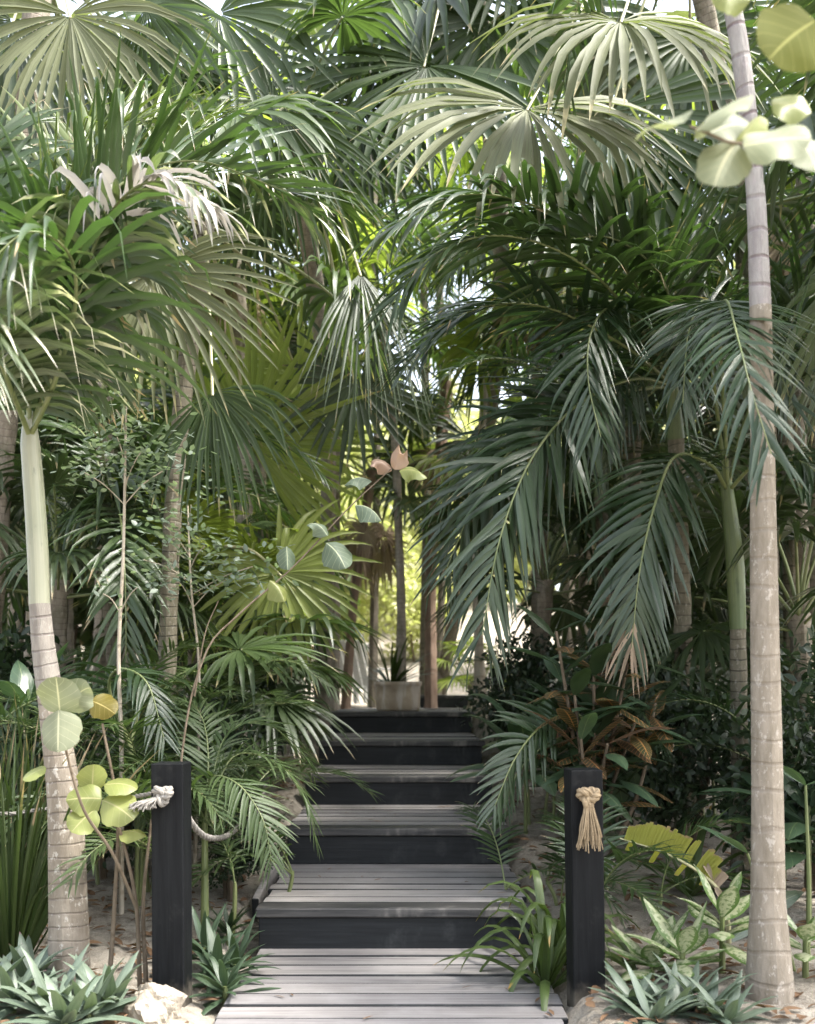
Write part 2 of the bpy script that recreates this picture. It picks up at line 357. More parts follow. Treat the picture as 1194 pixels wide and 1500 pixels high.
def rockm():
    g = G('cream_limestone'); p = g.obj(); n1 = g.noise(7, p, 6., .65); n2 = g.noise(30, p, 5., .7)
    c = g.mix(g.mr(n1, .3, .7), (.24, .20, .15), (.40, .36, .295)); c = g.mix(g.math('MULTIPLY', g.mr(n2, .55, .7), .6), c, (.2, .155, .11))
    return g.done(g.princ(c, .9, .15, g.math('ADD', n1, g.math('MULTIPLY', n2, .5)), .8, .03))
M['rock'] = rockm()
def potm():
    g = G('stained_clay'); p = g.obj(); n1 = g.noise(6, p, 5., .6); n2 = g.noise(1, p, 4., .6, (9, 9, 2))
    c = g.mix(g.mr(n1, .3, .7), (.30, .235, .165), (.44, .37, .28)); c = g.mix(g.math('MULTIPLY', g.mr(n2, .48, .62), .6), c, (.6, .56, .5))
    return g.done(g.princ(c, .85, .2, n1, .4, .02))
M['pot'] = potm()
def plain(name, c, rough=.6):
    g = G(name); n1 = g.noise(12, g.obj(), 4.); return g.done(g.princ(g.mix(n1, tuple(x*.8 for x in c), c), rough, .3, n1, .2, .01))
M['white'] = plain('white_paint', (.78, .77, .73)); M['soil'] = plain('dark_soil', (.05, .04, .03), .95)

# ------------------------------------------------------------------ ground
FR = [(4.67, .190), (5.80, .392), (6.87, .589), (7.84, .772), (9.12, .955)]      # step fronts: distance, tread height
CX, HWD = -.055, .63
_g = np.random.default_rng(5); _w = [(_g.uniform(.6, 3.2), _g.uniform(0, 6.28), _g.uniform(0, 6.28), _g.uniform(-1, 1)) for _ in range(10)]
def gnoise(x, y):
    z = 0
    for k, a, b, c in _w: z = z+np.sin(k*(x*math.cos(a)+y*math.sin(a))*1.6+b)*c/k
    return z/6
def ground(x, y):
    x = np.asarray(x, float); y = np.asarray(y, float)
    ramp = np.interp(y, [4.67, 5.8, 6.87, 7.84, 9.12, 9.6, 40], [0, .19, .392, .589, .772, .93, 1.0])
    d = np.abs(x-CX); t = np.clip((d-HWD+.045+.16*gnoise(x*.3+4, y*2.3))/.16, 0, 1); t = t*t*(3-2*t)
    far = np.clip((d-.8)/1.8, 0, 1)
    side = ramp*(1-.35*far*(y < 9.6))+.05+.10*gnoise(x*1.5, y*1.5)+.10*np.clip(d-.9, 0, 3)*(x < 0)*np.clip((y-4)/3, 0, 1)
    side = np.where(y > 9.6, ramp+.03*gnoise(x, y)*(1-t)+.06*gnoise(x, y)*t, side)
    side = np.where(y < 4.9, side-.012, side)
    dune = np.clip((y-14)/10, 0, 1); side = side+2.2*dune*dune*(3-2*dune)
    inner = np.where(y < 9.3, ramp-.07, ramp-.03+2.2*dune*dune*(3-2*dune))
    return inner*(1-t)+side*t
def gz(x, y): return float(ground(x, y))
xs = np.r_[np.linspace(-60, -4, 24), np.linspace(-3.9, 3.9, 157), np.linspace(4, 60, 24)]
ys = np.r_[np.linspace(-30, 2, 16), np.linspace(2.1, 14, 180), np.linspace(14.5, 150, 40)]
X, Y = np.meshgrid(xs, ys); V = np.stack([X, Y, ground(X, Y)], -1); I = np.arange(X.size).reshape(X.shape)
gm = MB().add(V, np.stack([I[:-1, :-1], I[:-1, 1:], I[1:, 1:], I[1:, :-1]], -1))
props(gm.build('ground', M['sand']), kind='structure')

# ------------------------------------------------------------------ wooden steps
def box(sx, sy, sz, bev=.004, seed=0, jit=0.):
    bm = bmesh.new(); bmesh.ops.create_cube(bm, size=1)
    for v in bm.verts: v.co = (v.co.x*sx, v.co.y*sy, v.co.z*sz)
    if bev: bmesh.ops.bevel(bm, geom=bm.edges[:], offset=bev, segments=1, affect='EDGES')
    me = bpy.data.meshes.new('board'); bm.to_mesh(me); bm.free(); return me
def part_box(name, t, c, s, mat, bev=.004, rot=(0, 0, 0)):
    me = box(*s, bev); me.materials.append(mat)
    if mat is M['wood']:                # shade in the gaps, painted as dark side faces on the boards
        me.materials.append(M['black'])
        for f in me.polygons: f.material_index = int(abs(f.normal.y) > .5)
    o = link(name, me, t, np.asarray(c)-ORG[t.name]); o.rotation_euler = rot; return o
rg = np.random.default_rng(3)
stairs = wthing('wooden_steps', 'weathered grey plank steps with black risers climbing between the plants', 'steps', (CX, 4.67, 0))
def planks(y0, y1, z, n):
    e = np.linspace(y0, y1, n+1)+np.r_[0, rg.uniform(-.02, .02, n-1), 0]
    for a, b in zip(e[:-1], e[1:]):
        wdt = 2*HWD+rg.uniform(-.03, .03)
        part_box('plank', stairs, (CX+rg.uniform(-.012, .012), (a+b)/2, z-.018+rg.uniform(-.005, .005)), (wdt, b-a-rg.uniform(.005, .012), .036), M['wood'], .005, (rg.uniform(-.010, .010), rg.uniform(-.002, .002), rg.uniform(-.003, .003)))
planks(1.9, 4.69, 0., 20)
for i, (y0, z) in enumerate(FR):
    y1 = FR[i+1][0] if i < 4 else 10.6
    b = FR[i-1][1] if i else 0.
    part_box('nosing_board', stairs, (CX+rg.uniform(-.01, .01), y0+.045, z-.021), (2*HWD+.03, .13, .044), M['nose'], .007)
    part_box('riser_board', stairs, (CX, y0+.03, (b+z)/2-.024), (2*HWD-.01, .05, z-b-.04), M['black'], .005)
    planks(y0+.115, y1+.02, z, [7, 7, 6, 8, 9][i])
    for sgn in (-1, 1):
        part_box('side_board', stairs, (CX+sgn*(HWD-.035), (y0+y1)/2+.05, z-.11), (.045, y1-y0-.12, .145), M['black'], .004)
t = wthing('low_step', 'short black timber step behind the planter on the upper terrace', 'step', P(655, 1037, 12.0))
part_box('riser_board', t, (.42, 12.0, .975), (.85, .06, .12), M['black']); part_box('tread_board', t, (.42, 12.14, 1.052), (.88, .34, .034), M['nose'])
e = wthing('edging_board', 'grey timber edging board set in sand at the left of the steps', 'edging', (-.73, 5.0, 0))
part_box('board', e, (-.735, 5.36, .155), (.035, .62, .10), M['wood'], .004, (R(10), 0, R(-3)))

# ------------------------------------------------------------------ posts and ropes
def strands(mb, path, r, tw=38., n=3):
    p = np.asarray(path); T = nrm(np.gradient(p, axis=0)); a = np.array([.3, .2, .9]); A = nrm(np.cross(T, a)); B = np.cross(T, A)
    s = np.r_[0, np.cumsum(np.linalg.norm(np.diff(p, axis=0), axis=1))]
    for k in range(n):
        ph = s*tw+k*2*np.pi/n
        tube(mb, p+r*.5*(np.cos(ph)[:, None]*A+np.sin(ph)[:, None]*B), r*.58, 6)
def rope_knot(label, c, dirn, mat, seed, tassel=.15, scale=1.):
    rr = np.random.default_rng(seed); t = wthing('knotted_rope', label, 'rope', c, 'rope ends knotted on the posts'); c = np.asarray(c, float); d = nrm(dirn)
    th = np.linspace(0, 2*np.pi, 110)
    k = np.stack([np.sin(th)+1.5*np.sin(2*th), -.9*np.sin(3*th), np.cos(th)-1.5*np.cos(2*th)], 1)*.0135*scale
    mb = MB(); strands(mb, c+k+np.array([0, -.028, 0]), .0165*scale, 55); wb(mb, 'knot', mat, t)
    mb = MB(); strands(mb, spline([c+[0, .06, 0], c+[0, .02, .0], c+[0, -.02, 0]], 20), .014); wb(mb, 'cord', mat, t)
    mb = MB()
    for i in range(75):
        a = rr.uniform(0, 6.28); q = rr.uniform(0, 1)**.5
        o = c+np.array([0, -.03, 0])+d*.02+np.array([math.cos(a)*.016*q, math.sin(a)*.013*q, 0])
        L = tassel*rr.uniform(.75, 1.08); sp = np.array([math.cos(a)*.032*q, -abs(math.sin(a))*.026*q, 0])
        pth = spline([o, o+d*L*.35+sp*.35, o+d*L*.7+sp*.9+rr.normal(0, .003, 3), o+d*L*.86+np.array([0, 0, -.14*L])+sp*1.2+rr.normal(0, .005, 3)], 8)
        tube(mb, pth, np.linspace(.003, .002, 8), 5)
    wb(mb, 'tassel', mat, t); return t
def post_thing(label, c, hgt, wd, rot=0., tilt=0., cat='post'):
    t = wthing('timber_post', label, cat, c, 'black posts beside the steps'); me = box(wd, wd, hgt, .004); me.materials.append(M['post'])
    t.rotation_euler = (0, tilt, rot); o = link('post_shaft', me, t, (0, 0, hgt/2)); return t
pl = P(248, 1480, 3.84); pr = P(864, 1481, 3.84)
zl, zr = gz(pl[0], pl[1]+.06), gz(pr[0], pr[1]+.06)
post_thing('square black timber post carrying the grey knotted rope, left of the steps', (pl[0], pl[1]+.06, -.25), .912+.25, .122, R(-3), R(-.3))
post_thing('square black timber post carrying the tan tasselled rope, right of the steps', (pr[0], pr[1]+.06, -.25), .888+.25, .122, R(4), R(-.8))
post_thing('far black timber post under the palms, left of the top step', (P(408, 1075, 8.6)[0], 8.6, .5), .71, .11)
post_thing('far black timber post beside the pale stem, right of the top step', (P(729, 1070, 8.9)[0], 8.9, .5), .84, .11)
rope_knot('grey rope knot with short frayed end on the left black post', (P(241, 1163, 3.84)[0], pl[1]+.0, P(0, 1163, 3.84)[2]), (-.75, -.25, -.4), M['rope_grey'], 1, .075, .92)
rope_knot('tan rope knot with long hanging tassel on the right black post', (P(860, 1166, 3.84)[0], pr[1]+.0, P(0, 1166, 3.84)[2]), (.0, -.1, -1), M['rope'], 2, .165)
t = wthing('slack_rope', 'grey rope hanging slack behind the left black post towards the palms', 'rope', (pl[0]+.02, pl[1]+.12, .1))
mb = MB(); strands(mb, spline([P(262, 1168, 3.95), P(285, 1212, 4.1), P(312, 1228, 4.4), P(345, 1215, 5.0), P(385, 1165, 6.2), P(405, 1035, 8.55)], 160), .014, 45); wb(mb, 'cord', M['rope_grey'], t)
t = wthing('pale_rope', 'thin pale rope stretched behind the ringed palm trunk', 'rope', (P(0, 1188, 4.6)[0]-.3, 4.6, .3))
mb = MB(); strands(mb, spline([P(-160, 1180, 4.3), P(0, 1192, 4.4), P(60, 1186, 4.4), P(150, 1175, 4.3), P(235, 1160, 3.97)], 90), .009, 60); wb(mb, 'cord', M['rope_grey'], t)

# ------------------------------------------------------------------ palm generators
ZU = np.array([0, 0, 1.])
def frond_geo(path, n=34, L=.5, hw=.016, droop=.9, vee=20., t0=.16, seed=0, S=None, kink=.12, a0=68, a1=24, K=7, end=.55, rr=.012, side=(1, -1), jit=.07, fold=.35):
    """returns (rachis MB, vertices (m,K,3,3), uvs) for a feather frond along a spine"""
    rng = np.random.default_rng(seed); p = spline(path, 40); T = nrm(np.gradient(p, axis=0))
    if S is None:
        ch = p[-1]-p[0]; ch[2] = 0; S = nrm(np.cross(nrm(ch), ZU))
    S = np.asarray(S, float)
    rach = MB(); tube(rach, p, np.linspace(rr, rr*.18, 40), 6)
    Vs, Us = [], []
    for sg in side:
        tt = np.linspace(t0, .995, n)+rng.normal(0, .004, n); tt = np.clip(tt, 0, 1)
        x = tt*39; i = np.clip(x.astype(int), 0, 38); f = (x-i)[:, None]
        pos = p[i]*(1-f)+p[i+1]*f; Tg = nrm(T[i]*(1-f)+T[i+1]*f)
        Sg = nrm(S-Tg*np.sum(S*Tg, 1, keepdims=True)); Ng = np.cross(Sg, Tg)
        u = (tt-t0)/(1-t0); a = np.radians(a0+(a1-a0)*u**1.2+rng.normal(0, 4, n)); v = np.radians(vee+rng.normal(0, 7, n))[:, None]
        D = np.cos(a)[:, None]*Tg+np.sin(a)[:, None]*(sg*Sg*np.cos(v)+Ng*np.sin(v))+rng.normal(0, jit, (n, 3))
        ln = L*(.45+.55*np.clip(u/.22, 0, 1))*(1-(1-end)*np.clip((u-.45)/.55, 0, 1)**1.3)*rng.uniform(.9, 1.07, n)
        h = hw*(.7+.3*np.clip(u/.2, 0, 1))*(1-.45*np.clip((u-.6)/.4, 0, 1))
        V_, U_ = blades(None, pos, D, Tg, ln, h, 'lance', K, 3, droop*rng.uniform(.6, 1.3, n), fold, kink, rng, ret=True)
        Vs.append(V_); Us.append(U_)
    return rach, np.concatenate(Vs), np.concatenate(Us)
def grid_add(mb, V, U, m=0):
    n, K, Mx = V.shape[:3]; I = np.arange(n*K*Mx).reshape(n, K, Mx)
    mb.add(V, np.stack([I[:, :-1, :-1], I[:, 1:, :-1], I[:, 1:, 1:], I[:, :-1, 1:]], -1), U, m)
NSPLIT = {}
def hero_frond(t, pts, mat, split=True, dead=None, dead_from=.78, stalk='stalk', **kw):
    """frond in world coordinates given by picture-plane points with depths"""
    path = [P(*q) for q in pts]
    rach, V, U = frond_geo(path, **kw)
    fo = wb(rach, 'frond', M[stalk], t)
    c = NSPLIT.get(t.name, 0)
    if split and c+len(V) <= 300:
        NSPLIT[t.name] = c+len(V)
        for k in range(len(V)):
            mb = MB(); grid_add(mb, V[k:k+1], U[k:k+1])
            wb(mb, 'leaflet', M[dead] if dead and (k % (len(V)//2)) > (len(V)//2)*dead_from and k % 3 else mat, t, fo)
    else:
        mb = MB(); grid_add(mb, V, U); props(wb(mb, 'leaflets', mat, t, fo), kind='stuff')
    return fo
def arch(el, L, bend, n=12):
    a = np.radians(el); q = [np.zeros(3)]; st = L/(n-1)
    for k in range(n-1):
        f = k/(n-2); ang = a-np.radians(bend)*f**1.2; q.append(q[-1]+st*np.array([math.cos(ang), 0, math.sin(ang)]))
    return np.array(q)
def fan_geo(C, A, N, Rr=.8, n=36, spread=150, fused=.42, droop=.8, seed=0, K=7, pleat=.25, cup=.12, hwf=.92, kink=.16, jit=.07):
    """fan blade: centre, middle direction, blade normal"""
    rng = np.random.default_rng(seed); C = np.asarray(C, float); A = nrm(A); N = nrm(np.asarray(N, float)-A*np.dot(N, A)); B = np.cross(N, A)
    th = np.radians(np.linspace(-spread, spread, n)+rng.normal(0, .8, n)); dth = np.radians(2*spread/(n-1))/2
    D = np.cos(th)[:, None]*A+np.sin(th)[:, None]*B+rng.normal(0, jit, n)[:, None]*N; W = -np.sin(th)[:, None]*A+np.cos(th)[:, None]*B
    ln = Rr*(1-.28*(np.abs(th)/np.pi)**1.5)*rng.uniform(.82, 1.08, n)
    s = np.array([.03, .2, fused, fused+.16, .76, .9, 1.0]) if K == 7 else np.linspace(.03, 1, K)
    g = droop*np.clip(s-fused*.6, 0, 1)**1.25*1.9; g = g[None]*rng.uniform(.7, 1.3, n)[:, None]
    kk = (rng.random(n) < kink)*rng.uniform(1, 3, n); g = g+kk[:, None]*np.clip((s[None]-.72)/.1, 0, 1)
    side = rng.normal(0, .16, n)[:, None]*np.clip(s-fused, 0, 1)[None]
    dirs = nrm(D[:, None]+side[..., None]*W[:, None]+cup*N*np.clip(1-s, 0, 1)[None, :, None]+g[..., None]*np.array([0, 0, -1.]))
    ds = np.diff(s, prepend=0); pos = C+np.cumsum(dirs*(ds[None]*ln[:, None])[..., None], 1)
    hwid = np.where(s <= fused, s*Rr*math.tan(dth)*1.02, 0.)
    hm = fused*Rr*math.tan(dth)*hwf; tail = np.clip((s-fused)/(1-fused), 0, 1); hwid = np.where(s > fused, hm*(1+.12*np.sin(tail*3.1))*(1-tail)**.7, hwid)
    wv = nrm(W[:, None]-dirs*np.sum(W[:, None]*dirs, -1, keepdims=True)); nv = np.cross(dirs, wv); nv = nv*np.sign(np.sum(nv*N, -1, keepdims=True)+1e-6)
    x = np.array([-1., 0, 1.]); V = pos[:, :, None]+wv[:, :, None]*(hwid[None, :, None]*x)[..., None]+nv[:, :, None]*(hwid[None, :, None]*pleat*2*(np.abs(x)-.5))[..., None]
    U = np.broadcast_to(np.stack(np.broadcast_arrays(s[:, None], x[None]*.5+.5), -1)[None], (n, len(s), 3, 2))
    return V, U
def hero_fan(t, c, a, nrmv, mat, Rpx, root=None, **kw):
    """c: picture point with depth; a: picture-plane direction (dx,dy,dz-depth); nrmv: world normal"""
    Z = c[2]; C = P(*c); A = np.array([a[0], a[2] if len(a) > 2 else 0., -a[1]]); V, U = fan_geo(C, A, nrmv, Rpx/FPX*Z, **kw)
    mb = MB(); grid_add(mb, V, U); o = wb(mb, 'fan_leaf', mat, t)
    if root is not None:
        r = np.asarray(root, float); mid = (r+C)/2+np.array([0, 0, .12*np.linalg.norm(C-r)])
        sm = MB(); tube(sm, spline([r, mid, C+nrm(A)*.02], 14), np.linspace(.012, .008, 14), 6); wb(sm, 'leaf_stalk', M['stalk_pale'], t, o)
    return o

# shared leaf shapes for the palms further back (local: stalk at origin heading +X, turned about Z)
FANS = {}; FRONDS = {}
def fan_variant(mat, el, k):
    key = (mat, el, k)
    if key not in FANS:
        rng = np.random.default_rng(1000+el*7+k)
        pl_ = .75+.2*rng.random(); path = arch(el, pl_, 22); Rr = .72*rng.uniform(.9, 1.12)
        T = nrm(path[-1]-path[-2]); N = nrm(np.cross(np.array([0, -1., 0]), T)); N = N if N[2] > 0 or el > 70 else -N
        T2 = nrm(T+np.array([0, 0, -.35])); V, U = fan_geo(path[-1], T2, N+rng.normal(0, .25, 3), Rr, 30, 142, .42, rng.uniform(.35, 1.1), 500+k+el)
        mb = MB(); grid_add(mb, V, U); st = MB(); tube(st, path, np.linspace(.013, .008, len(path)), 5)
        FANS[key] = (mb.mesh('fan_leaf', M[mat]), st.mesh('leaf_stalk', M['stalk']))
    return FANS[key]
def frond_variant(mat, el, k, L=1.9, ll=.5, hw=.016, n=30, bend=95, droop=.9, kink=.12):
    key = (mat, el, k, L, ll)
    if key not in FRONDS:
        rach, V, U = frond_geo(arch(el, L, bend+10*k), n, ll, hw, droop, 18, .14, 50+el+k, S=np.array([0, -1., 0]), kink=kink, rr=.011 if L > 1 else .005, K=6)
        mb = MB(); grid_add(mb, V, U); FRONDS[key] = (rach.mesh('frond', M['stalk']), mb.mesh('leaflets', M[mat]))
    return FRONDS[key]
def put_fan(t, mat, el, k, rz, sc, loc, stalks=True):
    a, b = fan_variant(mat, el, k); o = link('fan_leaf', a, t, loc, rz, sc)
    link('leaf_stalk', b, o); return o
def put_frond(t, mat, el, k, rz, sc, loc, **kw):
    a, b = frond_variant(mat, el, k, **kw); o = link('frond', a, t, loc, rz, sc); props(link('leaflets', b, o), kind='stuff'); return o
ELS = [75, 55, 35, 12, -12, -38]
def trunk_part(t, path, rad, mat, name='trunk', sides=12, n=None, ridge=0., sp=.06):
    p = np.asarray(path, float); ln = np.sum(np.linalg.norm(np.diff(p, axis=0), axis=1)); n = n or int(max(14, ln/.05)); q = spline(p, n)
    cl = np.r_[0, np.cumsum(np.linalg.norm(np.diff(p, axis=0), axis=1))]/ln; cl = cl if len(rad) == len(p) else np.linspace(0, 1, len(rad))
    r = np.interp(np.linspace(0, 1, n), cl, rad); s = np.linspace(0, ln, n)
    if ridge: r = r*(1+ridge*(1-2*np.abs(((s/sp) % 1)-.5))-ridge*.5)
    mb = MB(); tube(mb, q, r, sides); return wb(mb, name, mat, t)
def fan_palm(label, px, Z, crown_py, seed, mats=('fan',), nleaf=17, rad=.075, group=None, sc=1., lean=(0, 0), skirt=0, els=ELS, tm='trunk_fan', az=None):
    rng = np.random.default_rng(seed); b = P(px, 0, Z); x = b[0]-lean[0]; y = Z-lean[1]; z0 = gz(x, y)-.05
    t = wthing('fan_palm', label, 'palm', (x, y, z0), group); top = np.array([b[0], Z, P(px, crown_py, Z)[2]])
    if top[2] < z0+.12: top[2] = z0+.12
    mid = (np.array([x, y, z0])+top)/2+np.array([rng.normal(0, .06), 0, 0])
    trunk_part(t, [np.array([x, y, z0]), mid, top], [rad*1.25, rad, rad*.95, rad*1.15], M[tm], ridge=.12, sp=.07, sides=10)
    for i in range(nleaf):
        f = i/max(1, nleaf-1); el = els[min(len(els)-1, int(f*len(els)))]; rz = i*2.399+rng.uniform(-.3, .3)
        if az is not None: rz = rng.uniform(*az)
        o = put_fan(t, mats[int(rng.integers(len(mats)))], el, int(rng.integers(3)), rz, sc*rng.uniform(.85, 1.15), top-ORG[t.name]+np.array([0, 0, -.12*f]))
    for i in range(skirt):
        put_fan(t, 'dead', -62, int(rng.integers(2)), rng.uniform(0, 6.28), sc*rng.uniform(.5, .75), top-ORG[t.name]+np.array([0, 0, -.25]))
    return t
def feather_palm(label, px, Z, crown_py, seed, mat='palm', n=12, rad=.06, group=None, sc=1., L=2.0, ll=.52, hw=.017, els=(70, 52, 32, 10), tm='trunk_dark'):
    rng = np.random.default_rng(seed); x = P(px, 0, Z)[0]; z0 = gz(x, Z)-.05; t = wthing('feather_palm', label, 'palm', (x, Z, z0), group)
    top = np.array([x, Z, P(px, crown_py, Z)[2]]); q = top-[0, 0, .45]
    trunk_part(t, [np.array([x, Z, z0]), (np.array([x, Z, z0])+q)/2+[.04, 0, 0], q], [rad*1.2, rad, rad], M[tm], ridge=.08, sp=.09)
    trunk_part(t, [q, top], [rad*1.05, rad*.6], M['shaft_dark'], 'crownshaft')
    for i in range(n):
        el = els[i*len(els)//n]; put_frond(t, mat, el, int(rng.integers(2)), i*2.399+rng.uniform(-.3, .3), sc*rng.uniform(.9, 1.1), top-ORG[t.name], L=L, ll=ll, hw=hw)
    return t
def parlor(label, px, Z, seed, mat='fern', n=16, L=.8, ll=.2, hw=.009, group=None, hgt=.35, nstem=5, els=(82, 68, 52, 38), spread=.15, nn=24, dr=.5, pos=None, az=None, name='parlor_palm', cat='palm'):
    rng = np.random.default_rng(seed); x = P(px, 0, Z)[0] if pos is None else pos; z0 = gz(x, Z); t = wthing(name, label, cat, (x, Z, z0), group)
    st = [np.array([rng.normal(0, spread), rng.normal(0, spread), 0]) for _ in range(nstem)]; tops = []
    for o in st:
        h = hgt*rng.uniform(.6, 1.25); tp = o*1.3+np.array([0, 0, h]); tops.append(tp); mb = MB(); tube(mb, spline([o-[0, 0, .08], (o+tp)/2+rng.normal(0, .015, 3), tp], 8), [.011]*7+[.007], 6); wb_l(mb, 'stem', M['stalk'], t)
    for i in range(n):
        rz = i*2.399+rng.uniform(-.4, .4) if az is None else rng.uniform(*az)
        put_frond(t, mat, els[int(rng.integers(len(els)))], int(rng.integers(2)), rz, rng.uniform(.8, 1.15), tops[i % nstem]-[0, 0, .02], L=L, ll=ll, hw=hw, n=nn, bend=80, droop=dr, kink=.02)
    return t
def wb_l(mb, name, mats, t, parent=None): return link(name, mb.mesh(name, mats), parent or t)

# ------------------------------------------------------------------ the two palms in front
t = wthing('ringed_palm', 'slender palm with ringed lichen-spotted trunk and pale crownshaft, left of the steps', 'palm', P(102, 1455, 4.05)*[1, 1, 0])
trunk_part(t, [P(102, 1470, 4.05), P(100, 1330, 4.05), P(95, 1180, 4.05), P(80, 1060, 4.05), P(72, 1005, 4.05)], [.088, .074, .066, .056, .050], M['trunk_left'], ridge=.06, sp=.055, sides=20)
trunk_part(t, [P(72, 1007, 4.05), P(64, 950, 4.05), P(58, 885, 4.05)], [.0495, .045, .040], M['trunk_mid'], 'upper_stem', ridge=.05, sp=.06, sides=20)
trunk_part(t, [P(58, 887, 4.05), P(56, 820, 4.05), P(50, 720, 4.05), P(44, 645, 4.05), P(44, 610, 4.05)], [.0405, .041, .040, .037, .022], M['shaft'], 'crownshaft', sides=20)
c0 = (44, 640, 4.05)
kw = dict(n=50, L=.6, hw=.0165, droop=.9, vee=24, kink=.35, jit=.16)
hero_frond(t, [c0, (70, 570, 4.0), (115, 430, 3.9), (160, 315, 3.75), (225, 265, 3.6), (305, 300, 3.5)], M['palm_pale'], seed=11, dead='dead_grey', dead_from=.5, **dict(kw, droop=1.6, kink=.5, L=.42))
hero_frond(t, [c0, (62, 540, 4.1), (95, 400, 4.2), (165, 280, 4.3), (280, 235, 4.4), (420, 280, 4.4)], M['palm'], seed=12, **dict(kw, vee=38, droop=.45, L=.66))
hero_frond(t, [c0, (20, 570, 4.1), (-30, 430, 4.2), (-40, 300, 4.3), (0, 190, 4.4)], M['palm'], seed=13, **dict(kw, droop=.5, hw=.022))
hero_frond(t, [c0, (60, 500, 4.2), (75, 350, 4.4), (130, 220, 4.6), (230, 170, 4.8)], M['palm_yel'], seed=14, **dict(kw, vee=30, droop=.35))
hero_frond(t, [c0, (60, 520, 4.3), (110, 380, 4.6), (200, 290, 4.8), (310, 250, 5.0)], M['palm'], seed=15, **dict(kw, L=.55, vee=40, droop=.4))
hero_frond(t, [c0, (20, 580, 3.8), (-20, 480, 3.5), (-50, 440, 3.3), (-60, 520, 3.1)], M['palm_pale'], seed=16, dead='dead_grey', **dict(kw, droop=1.4))
hero_frond(t, [c0, (80, 560, 3.8), (110, 450, 3.6), (100, 370, 3.4), (40, 340, 3.2), (-30, 400, 3.1)], M['palm'], seed=17, dead='dead_grey', **dict(kw, droop=1.3, kink=.5, n=26))
hero_frond(t, [c0, (60, 520, 4.4), (120, 370, 4.8), (240, 270, 5.2), (380, 260, 5.5), (480, 330, 5.6)], M['palm_pale'], seed=18, **dict(kw, L=.55, kink=.5, droop=1.1))

hero_frond(t, [c0, (74, 545, 4.0), (108, 455, 3.95), (160, 375, 3.9), (212, 300, 3.9)], M['palm'], seed=19, **dict(kw, L=.46, droop=1.7, vee=-5, hw=.02, kink=.1, t0=.1))
hero_frond(t, [c0, (40, 560, 4.0), (30, 470, 3.9), (45, 380, 3.85), (90, 310, 3.8)], M['palm'], seed=20, **dict(kw, L=.5, droop=1.2, vee=5, hw=.02, kink=.1, t0=.1))
hero_frond(t, [c0, (64, 520, 4.3), (110, 370, 4.6), (190, 240, 4.8), (300, 190, 5.0)], M['palm_yel'], seed=26, **dict(kw, vee=45, droop=.25, L=.6))

t = wthing('pale_trunk_palm', 'tall palm with smooth pale trunk and dark leaf scars, right of the steps', 'palm', P(1126, 1497, 3.75)*[1, 1, 0])
trunk_part(t, [P(1127, 1515, 3.75), P(1127, 1430, 3.75), P(1125, 1320, 3.75), P(1124, 1150, 3.75), P(1119, 850, 3.75), P(1117, 660, 3.75), P(1114, 450, 3.75)], [.094, .084, .062, .056, .049, .043, .039], M['trunk_right'], ridge=.015, sp=.13, sides=22)
trunk_part(t, [P(1114, 452, 3.75), P(1108, 300, 3.75), P(1099, 200, 3.75), P(1085, 80, 3.75), P(1068, -20, 3.75), P(1050, -160, 3.75)], [.0385, .034, .032, .033, .032, .034], M['trunk_top'], 'upper_stem', ridge=.03, sp=.105, sides=20)
trunk_part(t, [P(1050, -158, 3.75), P(1040, -330, 3.75)], [.040, .030], M['shaft'], 'crownshaft', sides=18)
tp = P(1040, -325, 3.75)-ORG[t.name]; rng = np.random.default_rng(8)
for i in range(7): put_frond(t, 'palm', (68, 48, 28)[i//3], i % 2, i*2.399, .8, tp, L=2.0, ll=.52, hw=.017)

# ------------------------------------------------------------------ blue-green palms on the right bank
t = wthing('green_shaft_palm', 'palm with green crownshaft and dark ringed trunk behind the pale trunk', 'palm', P(1086, 1310, 5.6)*[1, 1, 0]+[0, 0, gz(P(1086, 0, 5.6)[0], 5.6)])
trunk_part(t, [P(1086, 1330, 5.6), P(1084, 1150, 5.6), P(1081, 918, 5.6)], [.058, .046, .044], M['trunk_dark'], ridge=.1, sp=.062, sides=16)
trunk_part(t, [P(1081, 922, 5.6), P(1077, 830, 5.6), P(1070, 760, 5.6), P(1062, 690, 5.6)], [.045, .050, .042, .028], M['shaft_dark'], 'crownshaft', sides=16)
c0 = (1066, 720, 5.6); kt = dict(n=42, L=.5, hw=.0155, droop=.75, vee=12, kink=.08, a0=62, jit=.11)
XS = np.array([1., .15, 0])
hero_frond(t, [c0, (1040, 680, 5.4), (990, 668, 5.2), (962, 730, 5.0), (938, 830, 4.9), (925, 950, 4.9)], M['palm_teal'], seed=21, dead='dead', dead_from=.86, S=XS, **dict(kt, n=48, L=.5, hw=.017))
hero_frond(t, [c0, (1050, 600, 5.4), (1042, 500, 4.9), (1062, 440, 4.2), (1082, 500, 3.55), (1100, 570, 3.35), (1130, 665, 3.3)], M['palm_teal'], seed=22, S=XS*[-1, 1, 1]*-1, **dict(kt, L=.40, hw=.014, n=52, t0=.42))
hero_frond(t, [c0, (1060, 580, 5.3), (1050, 470, 4.9), (1030, 440, 4.6), (1008, 490, 4.4), (1000, 590, 4.3)], M['palm_teal'], seed=27, S=XS, **dict(kt, L=.40, hw=.014, t0=.4))
hero_frond(t, [c0, (1090, 620, 5.5), (1150, 480, 5.3), (1210, 380, 5.1), (1300, 360, 5.0)], M['palm'], seed=23, **kt)
hero_frond(t, [c0, (1060, 600, 5.7), (1040, 480, 5.9), (990, 380, 6.0), (900, 330, 6.1)], M['palm'], seed=24, **kt)
hero_frond(t, [c0, (1110, 680, 5.4), (1180, 680, 5.1), (1240, 760, 4.9)], M['palm_teal'], seed=25, **kt)
